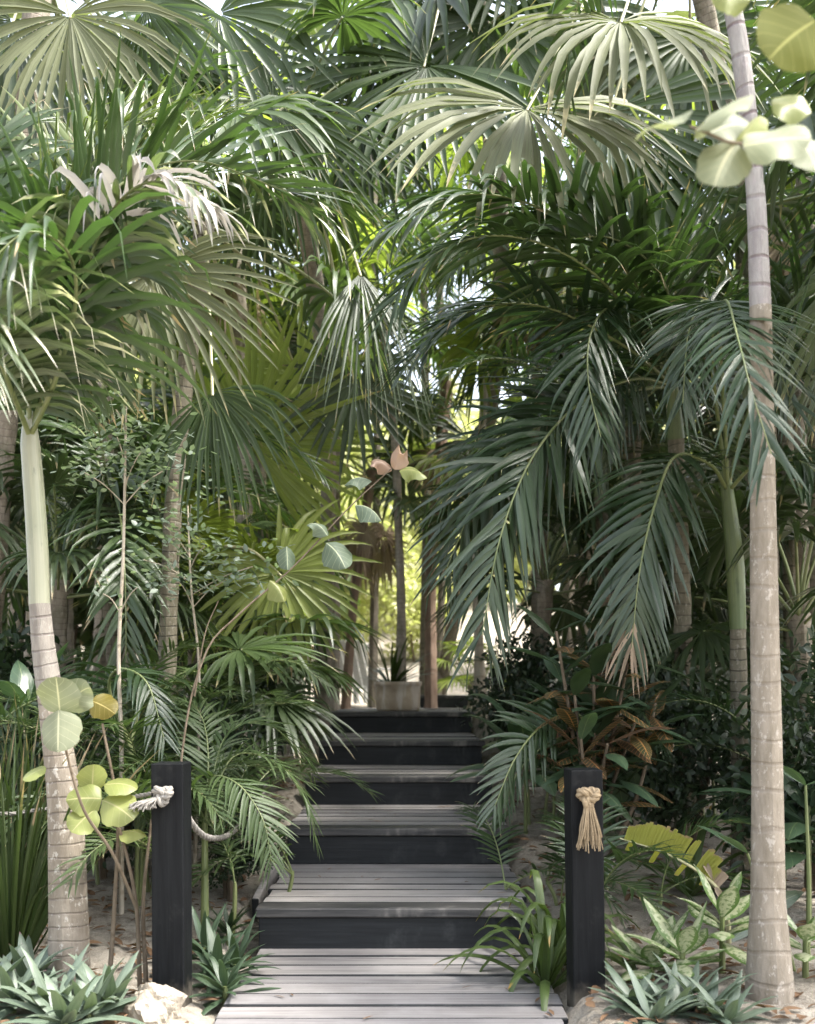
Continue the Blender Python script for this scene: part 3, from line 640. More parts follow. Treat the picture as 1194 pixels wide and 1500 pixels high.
t = wthing('feather_palm', 'blue-green palm with sweeping fronds arching over the steps from the right bank', 'palm', P(1005, 1250, 6.3)*[1, 1, 0]+[0, 0, gz(P(1005, 0, 6.3)[0], 6.3)-.05])
trunk_part(t, [ORG[t.name], P(1000, 900, 6.3), P(990, 640, 6.2)], [.07, .055, .05], M['trunk_dark'], ridge=.1, sp=.07)
trunk_part(t, [P(990, 642, 6.2), P(985, 555, 6.1)], [.056, .03], M['shaft_dark'], 'crownshaft')
c0 = (985, 565, 6.1)
hero_frond(t, [c0, (950, 480, 5.7), (895, 450, 5.3), (865, 490, 5.05), (862, 560, 4.95), (880, 640, 4.9)], M['palm_teal'], seed=31, S=XS, **dict(kt, n=38, L=.48))
hero_frond(t, [c0, (930, 555, 5.7), (850, 590, 5.3), (780, 670, 5.0), (732, 790, 4.85), (706, 930, 4.8)], M['palm_teal'], seed=32, S=np.array([.75, .2, -.5]), **dict(kt, n=54, L=.6, hw=.018))
hero_frond(t, [c0, (950, 450, 5.5), (880, 355, 5.1), (780, 300, 4.8), (680, 285, 4.6), (585, 325, 4.5)], M['palm'], seed=33, **dict(kt, n=50, L=.62, vee=20, hw=.019, kink=.2, droop=1.1))
hero_frond(t, [c0, (930, 470, 5.5), (850, 385, 5.0), (740, 345, 4.8), (640, 370, 4.7), (570, 450, 4.65)], M['palm'], seed=34, **dict(kt, n=50, L=.6, droop=1.0, hw=.018))
hero_frond(t, [c0, (985, 470, 5.6), (965, 400, 5.2), (900, 350, 4.95), (820, 350, 4.8)], M['palm'], seed=35, **dict(kt, vee=48, droop=.3, hw=.024, L=.55))
hero_frond(t, [c0, (920, 510, 5.6), (800, 450, 5.3), (690, 455, 5.2), (600, 530, 5.1)], M['palm_teal'], seed=36, **dict(kt, n=48, L=.58, hw=.018))
hero_frond(t, [c0, (940, 570, 5.9), (840, 590, 5.8), (730, 640, 5.7), (640, 740, 5.6)], M['palm'], seed=37, **dict(kt, L=.46))
hero_frond(t, [c0, (915, 575, 5.7), (810, 610, 5.35), (715, 700, 5.15), (655, 830, 5.1)], M['palm_teal'], seed=40, S=np.array([.75, .2, -.5]), **dict(kt, n=50, L=.55, hw=.017))
hero_frond(t, [c0, (1010, 520, 5.7), (1060, 470, 5.2), (1120, 500, 4.9), (1160, 590, 4.8)], M['palm_teal'], seed=38, **dict(kt, L=.45))
hero_frond(t, [c0, (1000, 450, 6.3), (1030, 330, 6.5), (1100, 250, 6.6), (1190, 260, 6.7)], M['palm'], seed=39, **dict(kt, vee=35, droop=.4))

# ------------------------------------------------------------------ fan palms carrying the large leaves that hang into the view
NF = np.array([0, -1., .35])
def stem_palm(label, base, top, r, tm='trunk_fan', mid=None, **kw):
    b = P(base[0], base[1], base[2]); b[2] = gz(b[0], b[1])-.05; tp_ = P(*top); t = wthing('fan_palm', label, 'palm', b)
    trunk_part(t, [b, P(*mid) if mid else (b+tp_)/2, tp_], [r*1.2, r, r*.95, r*1.1], M[tm], ridge=.12, sp=.06, sides=14); return t, tp_
def extra(t, top, seed, n, mats, sc=1., els=ELS):
    rng = np.random.default_rng(seed)
    for i in range(n): put_fan(t, mats[i % len(mats)], els[i % len(els)], int(rng.integers(3)), rng.uniform(0, 6.28), sc*rng.uniform(.85, 1.1), top-ORG[t.name])
t, tp = stem_palm('rough grey fan palm with drooping leaves, trunk behind the grey-leaved sapling', (240, 1000, 5.9), (300, 330, 5.9), .052, 'trunk_dark', mid=(254, 740, 5.9))
hero_fan(t, (225, 402, 4.9), (.28, 1, -.1), NF, M['fan_pale'], 245, tp, n=38, spread=112, droop=.55, seed=41, fused=.40)
hero_fan(t, (310, 575, 5.3), (.3, 1, -.2), (-.3, -1, .2), M['fan'], 215, tp, n=30, spread=75, droop=1.0, seed=42)
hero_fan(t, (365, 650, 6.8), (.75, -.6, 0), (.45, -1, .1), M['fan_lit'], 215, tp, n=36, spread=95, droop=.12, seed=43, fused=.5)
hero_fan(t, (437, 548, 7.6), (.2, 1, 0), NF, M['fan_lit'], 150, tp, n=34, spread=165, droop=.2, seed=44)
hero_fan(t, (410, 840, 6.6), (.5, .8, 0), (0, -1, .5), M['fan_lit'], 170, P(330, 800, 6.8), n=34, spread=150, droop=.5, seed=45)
extra(t, tp, 46, 6, ['fan', 'fan_dark', 'fan'], 1.0, [35, 12, -12])
t, tp = stem_palm('tall fan palm with mossy leaning stem and a dark folded leaf over the steps', (470, 1050, 9.0), (430, 190, 6.4), .06, mid=(480, 620, 7.8))
hero_fan(t, (528, 400, 5.9), (.12, 1, -.2), (.6, -1, .1), M['fan_dark'], 255, tp, n=30, spread=42, droop=.9, seed=51, fused=.35)
hero_fan(t, (520, 560, 6.8), (-.1, 1, 0), (0, -1, .1), M['fan_dark'], 150, tp, n=32, spread=140, droop=.2, seed=52)
hero_fan(t, (400, 150, 6.0), (-.8, -.5, 0), (.3, -1, .3), M['fan'], 230, tp, n=30, spread=60, droop=.35, seed=53)
hero_fan(t, (405, 160, 5.9), (.6, .9, 0), (-.3, -1, .3), M['fan'], 250, tp, n=30, spread=55, droop=.35, seed=54)
extra(t, tp, 55, 6, ['fan', 'fan_dark'], 1., [55, 12, -12])
t, tp = stem_palm('fan palm with big grey-green leaves overhanging the ringed palm', (-40, 1100, 6.3), (60, -60, 6.0), .075)
hero_fan(t, (103, 22, 5.2), (.08, 1, -.1), (0, -1, .3), M['fan_pale'], 265, tp, n=40, spread=118, droop=.6, seed=61, fused=.36)
hero_fan(t, (20, 30, 5.8), (-.3, 1, 0), (.3, -1, .3), M['fan_dark'], 230, tp, n=34, spread=110, droop=.5, seed=62)
hero_fan(t, (215, 10, 5.3), (.3, 1, 0), (-.5, -1, .2), M['fan'], 240, tp, n=26, spread=60, droop=.8, seed=63)
hero_fan(t, (320, 20, 6.0), (.3, .9, 0), (0, -1, .5), M['fan'], 220, tp, n=32, spread=130, droop=.6, seed=64)
extra(t, tp, 65, 5, ['fan', 'fan_dark', 'fan_pale'], 1.05, [-12, -38, 10])
t, tp = stem_palm('tall fan palm behind the steps with broad layered leaves near the sky gap', (640, 1040, 13.0), (690, -90, 7.0), .075, mid=(730, 500, 9.5))
hero_fan(t, (625, 96, 6.2), (-.75, .45, -.1), (.15, -1, .6), M['fan'], 270, tp, n=40, spread=125, droop=.45, seed=71, fused=.5)
hero_fan(t, (600, -10, 6.6), (-.3, 1, 0), (.2, -1, .4), M['fan'], 220, tp, n=36, spread=110, droop=.5, seed=72)
hero_fan(t, (520, 150, 6.9), (-.1, 1, 0), (.2, -1, .6), M['fan_dark'], 200, tp, n=36, spread=130, droop=.6, seed=73)
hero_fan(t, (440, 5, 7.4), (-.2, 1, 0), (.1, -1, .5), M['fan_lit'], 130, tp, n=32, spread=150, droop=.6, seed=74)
extra(t, tp, 75, 5, ['fan', 'fan_dark'], 1., [-12, -38, 10])
t, tp = stem_palm('tall fan palm with pale outspread leaves high above the blue-green fronds', (1125, 1200, 7.6), (1010, -120, 6.2), .06, mid=(1120, 560, 7.4))
hero_fan(t, (908, 32, 4.9), (.05, .5, -.5), (.05, -.55, 1), M['fan_pale'], 290, tp, n=40, spread=128, droop=.9, seed=81, fused=.45, hwf=1.05)
hero_fan(t, (772, 160, 5.2), (-.1, .6, -.5), (.1, -.6, 1), M['fan_pale'], 290, tp, n=40, spread=125, droop=.75, seed=82, fused=.48, hwf=1.05)
hero_fan(t, (890, 165, 6.2), (.75, .8, 0), (-.2, -1, .2), M['fan'], 340, tp, n=40, spread=72, droop=.25, seed=83, fused=.6)
hero_fan(t, (1010, 60, 6.6), (.3, 1, 0), (.1, -1, .4), M['fan'], 230, tp, n=38, spread=130, droop=.5, seed=84)
hero_fan(t, (720, 30, 6.6), (-.2, 1, 0), (.2, -1, .5), M['fan'], 200, tp, n=34, spread=130, droop=.5, seed=85)
extra(t, tp, 86, 5, ['fan', 'fan_pale', 'fan_dark'], 1.05, [-12, -38])

# background fan palms: (px, distance, crown py, materials, leaves, label, group)
GL = 'fan palms crowding the left bank'; GR = 'fan palms crowding the right bank'
LL = ['tall fan palm behind the crown of the ringed palm', 'fan palm of mixed bright greens behind the mossy leaning stem', 'dark fan palm behind the lower fronds of the ringed palm', 'fan palm of mixed bright greens left of the terrace opening', 'yellow-green fan palm far behind the rough grey trunk', 'short dark fan palm far behind the ringed palm', 'farthest fan palm deep in the left thicket', 'dark fan palm at the outer edge of the left bank']
LR = ['fan palm of mixed bright greens behind the arching blue-green fronds', 'dark fan palm directly behind the palm with sweeping fronds', 'dark-leaved fan palm behind the palm with green crownshaft', 'fan palm of mixed bright greens behind the tall pale trunk', 'yellow-green fan palm far behind the arching blue-green fronds', 'short dark fan palm far behind the pale trunk', 'dark tall fan palm at the outer edge of the right bank']
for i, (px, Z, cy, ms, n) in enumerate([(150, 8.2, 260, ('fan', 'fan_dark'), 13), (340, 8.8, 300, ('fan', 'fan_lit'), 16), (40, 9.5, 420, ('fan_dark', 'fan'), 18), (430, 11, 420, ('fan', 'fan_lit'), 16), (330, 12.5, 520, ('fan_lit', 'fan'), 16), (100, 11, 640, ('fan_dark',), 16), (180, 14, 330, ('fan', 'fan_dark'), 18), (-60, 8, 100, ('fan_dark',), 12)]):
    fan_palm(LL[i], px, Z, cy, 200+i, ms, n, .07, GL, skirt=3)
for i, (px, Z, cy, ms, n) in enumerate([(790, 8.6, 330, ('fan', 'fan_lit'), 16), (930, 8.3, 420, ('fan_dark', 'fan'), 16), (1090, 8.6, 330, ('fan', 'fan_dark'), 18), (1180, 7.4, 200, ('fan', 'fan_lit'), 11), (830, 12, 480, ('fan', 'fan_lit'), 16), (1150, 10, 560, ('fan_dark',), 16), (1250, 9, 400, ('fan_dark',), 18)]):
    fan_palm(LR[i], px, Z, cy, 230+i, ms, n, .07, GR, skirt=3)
fan_palm('brown-skirted fan palm leaning beside the planter on the upper terrace', 545, 10.4, 690, 260, ('fan', 'fan_lit'), 11, .045, None, .85, lean=(.27, .1), skirt=5, els=[60, 40, 15, -10], tm='trunk_red')
fan_palm('fan palm with red-brown fibrous trunk on the upper terrace', 655, 10.6, 560, 261, ('fan', 'fan_dark'), 11, .058, None, 1., lean=(.17, .1), skirt=4, tm='trunk_red')
for i, (px, Z, cy, lb) in enumerate([(545, 11.5, 200, 'tall fan palm rising behind the potted palm trunk'), (640, 12.5, 330, 'fan palm rising behind the red-brown fibrous trunk'), (490, 10.2, 330, 'fan palm above the far left post, behind the dark folded leaf')]):
    fan_palm(lb, px, Z, cy, 340+i, ('fan', 'fan_dark', 'fan'), 10, .045, 'fan palms over the terrace', els=[60, 35, 12, -8])
for i, (px, Z, cy) in enumerate([(1400, 5.4, 260), (1520, 3.9, 150)]):  # palms added outside the frame to shade the right foreground
    fan_palm('fan palm added outside the view to shade the right bank', px, Z, cy, 330+i, ('fan', 'fan_dark'), 18, .07, 'added shading palms outside the view')
# low fan palms of the understory
GU = 'low fan palms of the understory'; LU = ['low dark fan palm behind the pale crownshaft of the ringed palm', 'low yellow-green fan palm behind the grey-leaved sapling', 'low fan palm above the fine fronds beside the middle steps', 'small low fan palm beside the far left post', 'low yellow-green fan palm left of the terrace opening', 'low dark fan palm behind the sweeping blue-green frond', 'low fan palm of mixed dark greens deep behind the croton', 'low dark fan palm between the croton and the green crownshaft', 'low dark fan palm close behind the tall pale trunk', 'low dark fan palm farthest back on the right bank', 'low fan palm of mixed greens behind the straight thin sapling', 'low dark fan palm behind the tall grassy clumps', 'low dark fan palm at the outer edge of the right bank', 'low yellow-green fan palm behind the rough grey trunk']
for i, (px, Z, cy, ms, n, sc) in enumerate([(85, 6.4, 850, ('fan_dark',), 14, .9), (290, 7.6, 900, ('fan_lit', 'fan'), 12, .85), (330, 7.0, 1000, ('fan_dark', 'fan'), 12, .8), (385, 8.3, 960, ('fan', 'fan_dark'), 11, .5), (370, 10.5, 860, ('fan_lit',), 12, .75), (800, 8.0, 850, ('fan_dark',), 14, .9), (860, 9.5, 780, ('fan_dark', 'fan'), 14, .95), (1010, 7.6, 950, ('fan_dark',), 13, .9), (1170, 6.3, 900, ('fan_dark',), 14, .95), (930, 11, 760, ('fan_dark',), 14, 1.), (180, 9.5, 820, ('fan', 'fan_lit'), 14, 1.), (20, 8.2, 760, ('fan_dark',), 14, 1.), (1240, 7.5, 700, ('fan_dark',), 14, 1.), (330, 11, 760, ('fan_lit', 'fan'), 14, 1.)]):
    fan_palm(LU[i], px, Z, cy, 270+i, ms, n, .06, GU, sc, els=[78, 62, 45, 28, 10])
fan_palm('small bright fan palm in a sunny spot beside the pale stem on the terrace', 690, 11.3, 1000, 290, ('fan_lit',), 9, .04, None, .48, els=[75, 55, 30])
# feather palms filling the middle distance
GF = 'feather palms in the thicket'
for i, (px, Z, cy, m_, lb) in enumerate([(160, 6.8, 760, 'palm', 'feather palm with slim dark trunk in the thicket behind the ringed palm'), (620, 12.5, 330, 'palm', 'feather palm with slim trunk standing behind the terrace planter'), (880, 7.6, 640, 'palm', 'feather palm with slim dark trunk in the thicket behind the croton'), (1150, 6.9, 520, 'palm', 'feather palm with slim dark trunk in the thicket behind the pale trunk'), (380, 9.8, 560, 'palm', 'feather palm with slim trunk in the thicket behind the fan palms')]):
    feather_palm(lb, px, Z, cy, 300+i, m_, 12, .05, GF, .9)
t = wthing('slender_palm', 'slender pale palm stem rising from the sand beside the top step', 'palm', P(703, 1050, 9.35)); trunk_part(t, [P(705, 1062, 9.35), P(702, 960, 9.35), P(698, 800, 9.4), P(712, 520, 9.5)], [.075, .045, .04, .035], M['stick'], 'trunk', sides=12)
tp = P(712, 520, 9.5)-ORG[t.name]
for i in range(8): put_frond(t, 'palm', (60, 40, 20)[i % 3], i % 2, i*2.4, .7, tp, L=2.0, ll=.52, hw=.017)
t = wthing('pale_background_palm', 'pale slender palm trunk standing behind the tall pale trunk', 'palm', P(1172, 1150, 7.0)*[1, 1, 0]+[0, 0, gz(P(1172, 0, 7)[0], 7)-.05])
trunk_part(t, [ORG[t.name], P(1172, 800, 7.0), P(1166, 560, 7.0)], [.07, .058, .055], M['trunk_right'], sides=12)
for i in range(9): put_frond(t, 'palm', (68, 45, 20)[i % 3], i % 2, i*2.4, .85, P(1166, 560, 7)-ORG[t.name], L=2.0, ll=.52, hw=.017)

# ------------------------------------------------------------------ terrace: planter, chair, sunlit bushes
t = wthing('clay_planter', 'round stained clay planter at the head of the steps', 'planter', (P(583, 0, 9.62)[0], 9.62, .957))
prof = [(.0, .0), (.195, .0), (.205, .02), (.212, .15), (.214, .225), (.226, .235), (.228, .268), (.205, .27), (.198, .225), (0, .22)]
th = np.linspace(0, 2*np.pi, 33); pr_ = np.array(prof); V = np.stack([pr_[:, None, 0]*np.cos(th), pr_[:, None, 0]*np.sin(th), np.broadcast_to(pr_[:, None, 1], (len(pr_), 33))], -1)
I = np.arange(V.size//3).reshape(len(pr_), 33); wb_l(MB().add(V, np.stack([I[:-1, :-1], I[:-1, 1:], I[1:, 1:], I[1:, :-1]], -1)), 'pot', M['pot'], t)
V2 = np.stack([np.outer([0, .1, .2], np.cos(th)), np.outer([0, .1, .2], np.sin(th)), np.full((3, 33), .232)], -1); I = np.arange(99).reshape(3, 33)
wb_l(MB().add(V2, np.stack([I[:-1, :-1], I[:-1, 1:], I[1:, 1:], I[1:, :-1]], -1)), 'soil', M['soil'], t)
pc = np.array([P(583, 0, 9.62)[0], 9.62, .957+.22])
t = wthing('potted_palm', 'slim grey palm trunk growing out of the clay planter', 'palm', pc+[.03, 0, 0])
trunk_part(t, [pc+[.02, 0, -.05], P(588, 900, 9.62), P(584, 780, 9.62), P(578, 640, 9.62), P(560, 470, 9.6)], [.06, .042, .038, .038, .04], M['trunk_fan'], ridge=.08, sp=.06, sides=12)
for i in range(8): put_fan(t, ['fan', 'fan_dark', 'fan_lit'][i % 3], ELS[i % 4], i % 3, i*2.4, .9, P(560, 470, 9.6)-ORG[t.name])
t = wthing('spiky_plant', 'spiky grassy plant filling the left of the clay planter', 'plant', pc-[.06, .02, 0]); rng = np.random.default_rng(77)
for i in range(46):
    a = rng.uniform(0, 6.28); el = rng.uniform(.5, 1.4); mb = MB(); D = np.array([math.cos(a)*math.cos(el), math.sin(a)*math.cos(el), math.sin(el)])
    blades(mb, pc-[.06, .02, .01]+D*[.03, .03, 0], D, np.cross(D, ZU), rng.uniform(.3, .62), .012, 'strap', 6, 3, .7, .3); wb(mb, 'leaf', M['grass'], t)
def chair(label, x, y, z, rot):
    t = wthing('slatted_chair', label, 'chair', (x, y, z), 'white chairs on the terrace'); t.rotation_euler = (0, 0, rot)
    def pb(n_, c, s, r=(0, 0, 0)):
        me = box(*s, .004); me.materials.append(M['white']); link(n_, me, t, c).rotation_euler = r
    for sx in (-1, 1):
        pb('leg', (sx*.27, -.25, .21), (.045, .07, .42)); pb('leg', (sx*.27, .22, .17), (.045, .07, .34)); pb('armrest', (sx*.29, -.02, .43), (.11, .62, .025)); pb('side_rail', (sx*.24, 0, .26), (.03, .6, .07))
    for k in range(5): pb('seat_slat', (0, -.24+.1*k, .30-.025*k), (.5, .085, .02))
    for k in range(5): pb('back_slat', (-.2+.1*k, .36, .5), (.085, .02, .58), (R(-22), 0, 0))
chair('white slatted garden chair behind the planter', P(533, 0, 12.6)[0], 12.6, .95, R(150))
chair('white slatted garden chair farther back beside the leaning trunk', P(500, 0, 13.6)[0], 13.6, .95, R(200))
def bush_mesh(name, n, rx, rz, ls, mat, seed):
    r_ = np.random.default_rng(seed); cl = nrm(r_.normal(0, 1, (26, 3)))*r_.uniform(.35, 1, (26, 1)); pk = cl[r_.integers(0, 26, n)]+r_.normal(0, .17, (n, 3))
    p = pk*[rx, rx, rz]+[0, 0, rz*1.05]; p = p[p[:, 2] > .02]; n = len(p); D = nrm(pk[:n]*.7+r_.normal(0, .8, (n, 3))); mb = MB()
    blades(mb, p, D, r_.normal(0, 1, (n, 3)), ls*r_.uniform(.6, 1.3, n), ls*.24, 'ell', 4, 3, .4, .25, rng=r_); return mb.mesh(name, M[mat])
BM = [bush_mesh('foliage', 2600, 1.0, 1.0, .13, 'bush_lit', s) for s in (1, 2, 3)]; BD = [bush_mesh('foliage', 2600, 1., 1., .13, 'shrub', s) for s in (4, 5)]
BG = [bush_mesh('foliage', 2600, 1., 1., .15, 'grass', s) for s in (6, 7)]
rng = np.random.default_rng(12)
def bush(px, Z, sx, sz, meshes, label, cat='bush', group=None, name='leafy_bush'):
    x = P(px, 0, Z)[0]; t = wthing(name, label, cat, (x, Z, gz(x, Z)-.03), group)
    o = link('foliage', meshes[int(rng.integers(len(meshes)))], t, (0, 0, .1)); o.scale = (sx, sx, sz); o.rotation_euler = (0, 0, rng.uniform(0, 6)); o['kind'] = 'stuff'
    for k in range(3):
        mb = MB(); a = rng.uniform(0, 6.28); tube(mb, spline([[.05*math.cos(a), .05*math.sin(a), -.1], [.2*sx*math.cos(a), .2*sx*math.sin(a), .5*sz], [.4*sx*math.cos(a), .4*sx*math.sin(a), 1.2*sz]], 8), np.linspace(.03, .01, 8), 6); wb_l(mb, 'stem', M['stick_dark'], t)
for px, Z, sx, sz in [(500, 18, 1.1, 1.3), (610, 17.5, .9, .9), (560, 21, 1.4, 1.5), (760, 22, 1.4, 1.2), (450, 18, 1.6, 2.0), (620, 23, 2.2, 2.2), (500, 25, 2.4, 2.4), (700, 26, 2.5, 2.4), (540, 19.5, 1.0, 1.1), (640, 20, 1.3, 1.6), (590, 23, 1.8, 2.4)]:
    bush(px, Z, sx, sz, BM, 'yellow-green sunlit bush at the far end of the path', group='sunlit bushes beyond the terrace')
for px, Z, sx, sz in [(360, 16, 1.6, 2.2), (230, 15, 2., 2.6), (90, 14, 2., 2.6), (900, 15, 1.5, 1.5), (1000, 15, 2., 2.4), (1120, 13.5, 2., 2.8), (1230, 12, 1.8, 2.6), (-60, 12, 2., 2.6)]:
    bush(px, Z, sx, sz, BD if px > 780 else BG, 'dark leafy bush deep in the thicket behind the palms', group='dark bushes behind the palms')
for px, Z, sx, sz in [(200, 26, 3.5, 4.), (420, 34, 4., 4.), (640, 38, 4., 4.), (850, 34, 4., 4), (1080, 26, 3.5, 4.), (0, 22, 3.5, 4.)]:
    bush(px, Z, sx, sz, BM, 'tall leafy tree closing the view behind the thicket', 'tree', 'trees closing the view', 'broadleaf_tree')
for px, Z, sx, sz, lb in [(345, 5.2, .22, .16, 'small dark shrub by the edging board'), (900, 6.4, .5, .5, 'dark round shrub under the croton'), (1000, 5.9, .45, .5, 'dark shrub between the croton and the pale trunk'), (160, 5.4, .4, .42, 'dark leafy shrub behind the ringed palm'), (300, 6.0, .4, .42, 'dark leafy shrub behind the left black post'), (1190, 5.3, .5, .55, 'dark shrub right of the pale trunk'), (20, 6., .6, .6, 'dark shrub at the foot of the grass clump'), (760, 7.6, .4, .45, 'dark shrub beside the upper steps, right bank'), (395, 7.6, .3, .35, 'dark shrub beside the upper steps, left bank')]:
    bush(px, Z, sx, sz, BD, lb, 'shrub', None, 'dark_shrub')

# ------------------------------------------------------------------ understory planting
GP = 'parlor palms along the steps'
for i, (px, Z, n, L, ll, h, lb, kw2) in enumerate([
    (330, 5.0, 12, .75, .20, .30, 'parlor palm with pale arching fronds spilling over the left edge of the steps', dict(az=(1.6, 4.6))),
    (300, 5.6, 12, .8, .22, .42, 'parlor palm with feathery fronds behind the left black post', {}),
    (345, 6.6, 12, .65, .2, .45, 'parlor palm with fine fronds beside the middle steps', {}),
    (398, 8.0, 10, .55, .2, .35, 'parlor palm with fine fronds beside the far left post', dict(az=(1.5, 5.2))),
    (190, 5.0, 12, .8, .24, .55, 'parlor palm with broad fronds between the ringed palm and the post', {}),
    (20, 4.9, 11, .8, .24, .65, 'parlor palm with light fronds behind the ringed trunk', {}),
    (120, 6.0, 12, .9, .25, .6, 'parlor palm with tangled fronds on the left bank', {}),
    (790, 6.3, 12, .7, .2, .25, 'parlor palm with dark fronds beside the right side of the steps', dict(mat='palm', az=(-1.3, 2.6))),
    (880, 5.0, 11, .7, .2, .12, 'parlor palm with low dark fronds behind the right black post', dict(mat='palm', az=(-1.2, 2.0))),
    (1060, 6.6, 12, .9, .25, .55, 'parlor palm with dark fronds behind the banana leaf', dict(mat='palm_teal')),
    (1160, 5.3, 12, .9, .28, .6, 'parlor palm with dark fronds right of the pale trunk', dict(mat='palm_teal')),
    (970, 7.0, 12, .9, .28, .7, 'parlor palm with dark fronds rising behind the croton', dict(mat='palm_teal')),
    (775, 8.3, 10, .65, .2, .35, 'parlor palm with fine fronds beside the far right post', dict(mat='palm'))]):
    parlor(lb, px, Z, 400+i, n=n, L=L, ll=ll, hgt=h, group=GP, **kw2)
# the single blue-green frond reaching over the steps on the right, on its own young palm
t = wthing('young_palm', 'young palm with one broad blue-green frond reaching over the right side of the steps', 'palm', P(850, 1215, 5.5)*[1, 1, 0]+[0, 0, gz(P(850, 0, 5.5)[0], 5.5)-.04])
trunk_part(t, [ORG[t.name], P(858, 1130, 5.5)], [.03, .02], M['stalk'], 'stem')
hero_frond(t, [(858, 1132, 5.5), (860, 1070, 5.4), (840, 1045, 5.2), (795, 1062, 5.0), (755, 1110, 4.85), (725, 1180, 4.75)], M['palm_teal'], seed=91, S=np.array([.6, .25, -.55]), n=26, L=.30, hw=.0135, droop=.5, vee=8, kink=0, t0=.3)
hero_frond(t, [(858, 1132, 5.5), (850, 1090, 5.3), (810, 1085, 5.2), (760, 1130, 5.1), (740, 1180, 5.1)], M['palm'], seed=92, n=24, L=.26, hw=.011, droop=.6, vee=8, kink=0)
hero_frond(t, [(858, 1132, 5.5), (880, 1060, 5.6), (930, 1040, 5.5), (970, 1090, 5.3)], M['palm_teal'], seed=93, n=24, L=.28, hw=.012, droop=.6, vee=8, kink=0)
# blue-green fronds and light fronds on the left bank
t = wthing('young_palm', 'young palm with a hanging blue-green frond beside the pale sapling stem', 'palm', P(215, 1180, 5.2)*[1, 1, 0]+[0, 0, gz(P(215, 0, 5.2)[0], 5.2)-.04])
trunk_part(t, [ORG[t.name], P(190, 1090, 5.2)], [.025, .018], M['stalk'], 'stem')
hero_frond(t, [(190, 1092, 5.2), (160, 1010, 5.1), (175, 980, 5.0), (215, 1000, 4.9), (240, 1080, 4.8)], M['palm_teal'], seed=94, n=24, L=.30, hw=.012, droop=.9, vee=5, kink=0)
hero_frond(t, [(190, 1092, 5.2), (215, 1020, 5.3), (270, 1000, 5.3), (320, 1050, 5.2)], M['palm'], seed=95, n=24, L=.26, hw=.010, droop=.7, vee=5, kink=0)
t = wthing('young_palm', 'young palm with light arching fronds leaning over the left side of the upper steps', 'palm', P(345, 1130, 6.4)*[1, 1, 0]+[0, 0, gz(P(345, 0, 6.4)[0], 6.4)-.04])
trunk_part(t, [ORG[t.name], P(345, 1060, 6.3)], [.03, .02], M['stalk'], 'stem')
hero_frond(t, [(345, 1062, 6.3), (340, 1010, 6.1), (370, 975, 5.9), (430, 970, 5.7), (480, 1005, 5.6)], M['fern'], seed=96, n=28, L=.26, hw=.010, droop=.8, vee=12, kink=0)
hero_frond(t, [(345, 1062, 6.3), (320, 1000, 6.1), (270, 985, 5.9), (230, 1020, 5.8)], M['fern'], seed=97, n=26, L=.26, hw=.010, droop=.8, vee=12, kink=0)
hero_fan(t, (350, 952, 6.0), (1, -.1, .1), (-.1, -.35, 1), M['fan'], 165, P(345, 1062, 6.3), n=32, spread=140, droop=.45, seed=98)
# parlor frond over the steps at left, near
t = wthing('young_palm', 'young palm with fine pale fronds fanning over the steps behind the left post', 'palm', P(300, 1290, 4.7)*[1, 1, 0]+[0, 0, gz(P(300, 0, 4.7)[0], 4.7)-.03])
trunk_part(t, [ORG[t.name], P(300, 1200, 4.7)], [.022, .014], M['stalk'], 'stem')
for s_, pts in enumerate([[(300, 1202, 4.7), (310, 1140, 4.65), (350, 1150, 4.55), (385, 1200, 4.45), (398, 1262, 4.4)], [(300, 1202, 4.7), (340, 1110, 4.8), (400, 1115, 4.8), (445, 1165, 4.75), (462, 1225, 4.7)], [(300, 1202, 4.7), (330, 1080, 4.9), (390, 1060, 5.0), (450, 1110, 5.0)], [(300, 1202, 4.7), (270, 1140, 4.6), (235, 1150, 4.6), (210, 1200, 4.6)], [(300, 1202, 4.7), (305, 1100, 4.9), (290, 1040, 5.1), (250, 1020, 5.2)]]):
    hero_frond(t, pts, M['fern'], seed=100+s_, n=28, L=.235, hw=.0085, droop=.55, vee=8, kink=0, a0=60, rr=.006, S=(XS if s_ == 0 else None))

def rosette(name, label, cat, c, n, L, hw, mat, seed, el=(.3, 1.3), droop=.5, prof='lance', group=None, stem=0., tilt=None, K=7, Mx=3, fold=.4, az=None, wav=0., pw=1.4):
    r_ = np.random.default_rng(seed); c = np.asarray(c, float); t = wthing(name, label, cat, c, group)
    if stem: trunk_part(t, [c-[0, 0, .05], c+[0, 0, stem]], [.014, .010], M['stalk'], 'stem', sides=6)
    for i in range(n):
        a = i*2.399+r_.uniform(-.35, .35) if az is None else r_.uniform(*az); f = (i+.5)/n; e = el[1]+(el[0]-el[1])*f+r_.normal(0, .1); D = np.array([math.cos(a)*math.cos(e), math.sin(a)*math.cos(e), math.sin(e)])
        mb = MB(); blades(mb, c+[0, 0, stem*(1-.5*f)]+D*.012, D, np.cross(D, ZU), L*r_.uniform(.75, 1.15), hw*r_.uniform(.85, 1.1), prof, K, Mx, droop*r_.uniform(.6, 1.4), fold, 0, r_, wav=wav, pw=pw); wb(mb, 'leaf', mat if not isinstance(mat, list) else mat[int(r_.integers(len(mat)))], t)
    return t
GRh = 'grey-green lance-leaved plants'
for i, (px, py, Z) in enumerate([(20, 1490, 3.7), (75, 1500, 3.62), (130, 1505, 3.6), (40, 1455, 3.95), (160, 1500, 3.7), (-20, 1470, 3.8), (95, 1530, 3.5)]):
    q = P(px, 0, Z); rosette('lance_leaf_plant', 'grey-green lance-leaved rosette at the foot of the ringed palm', 'plant', (q[0], Z, gz(q[0], Z)), 18, .23, .026, M['rhoeo'], 500+i, (.1, 1.15), .6, group=GRh+' at the left', stem=.04)
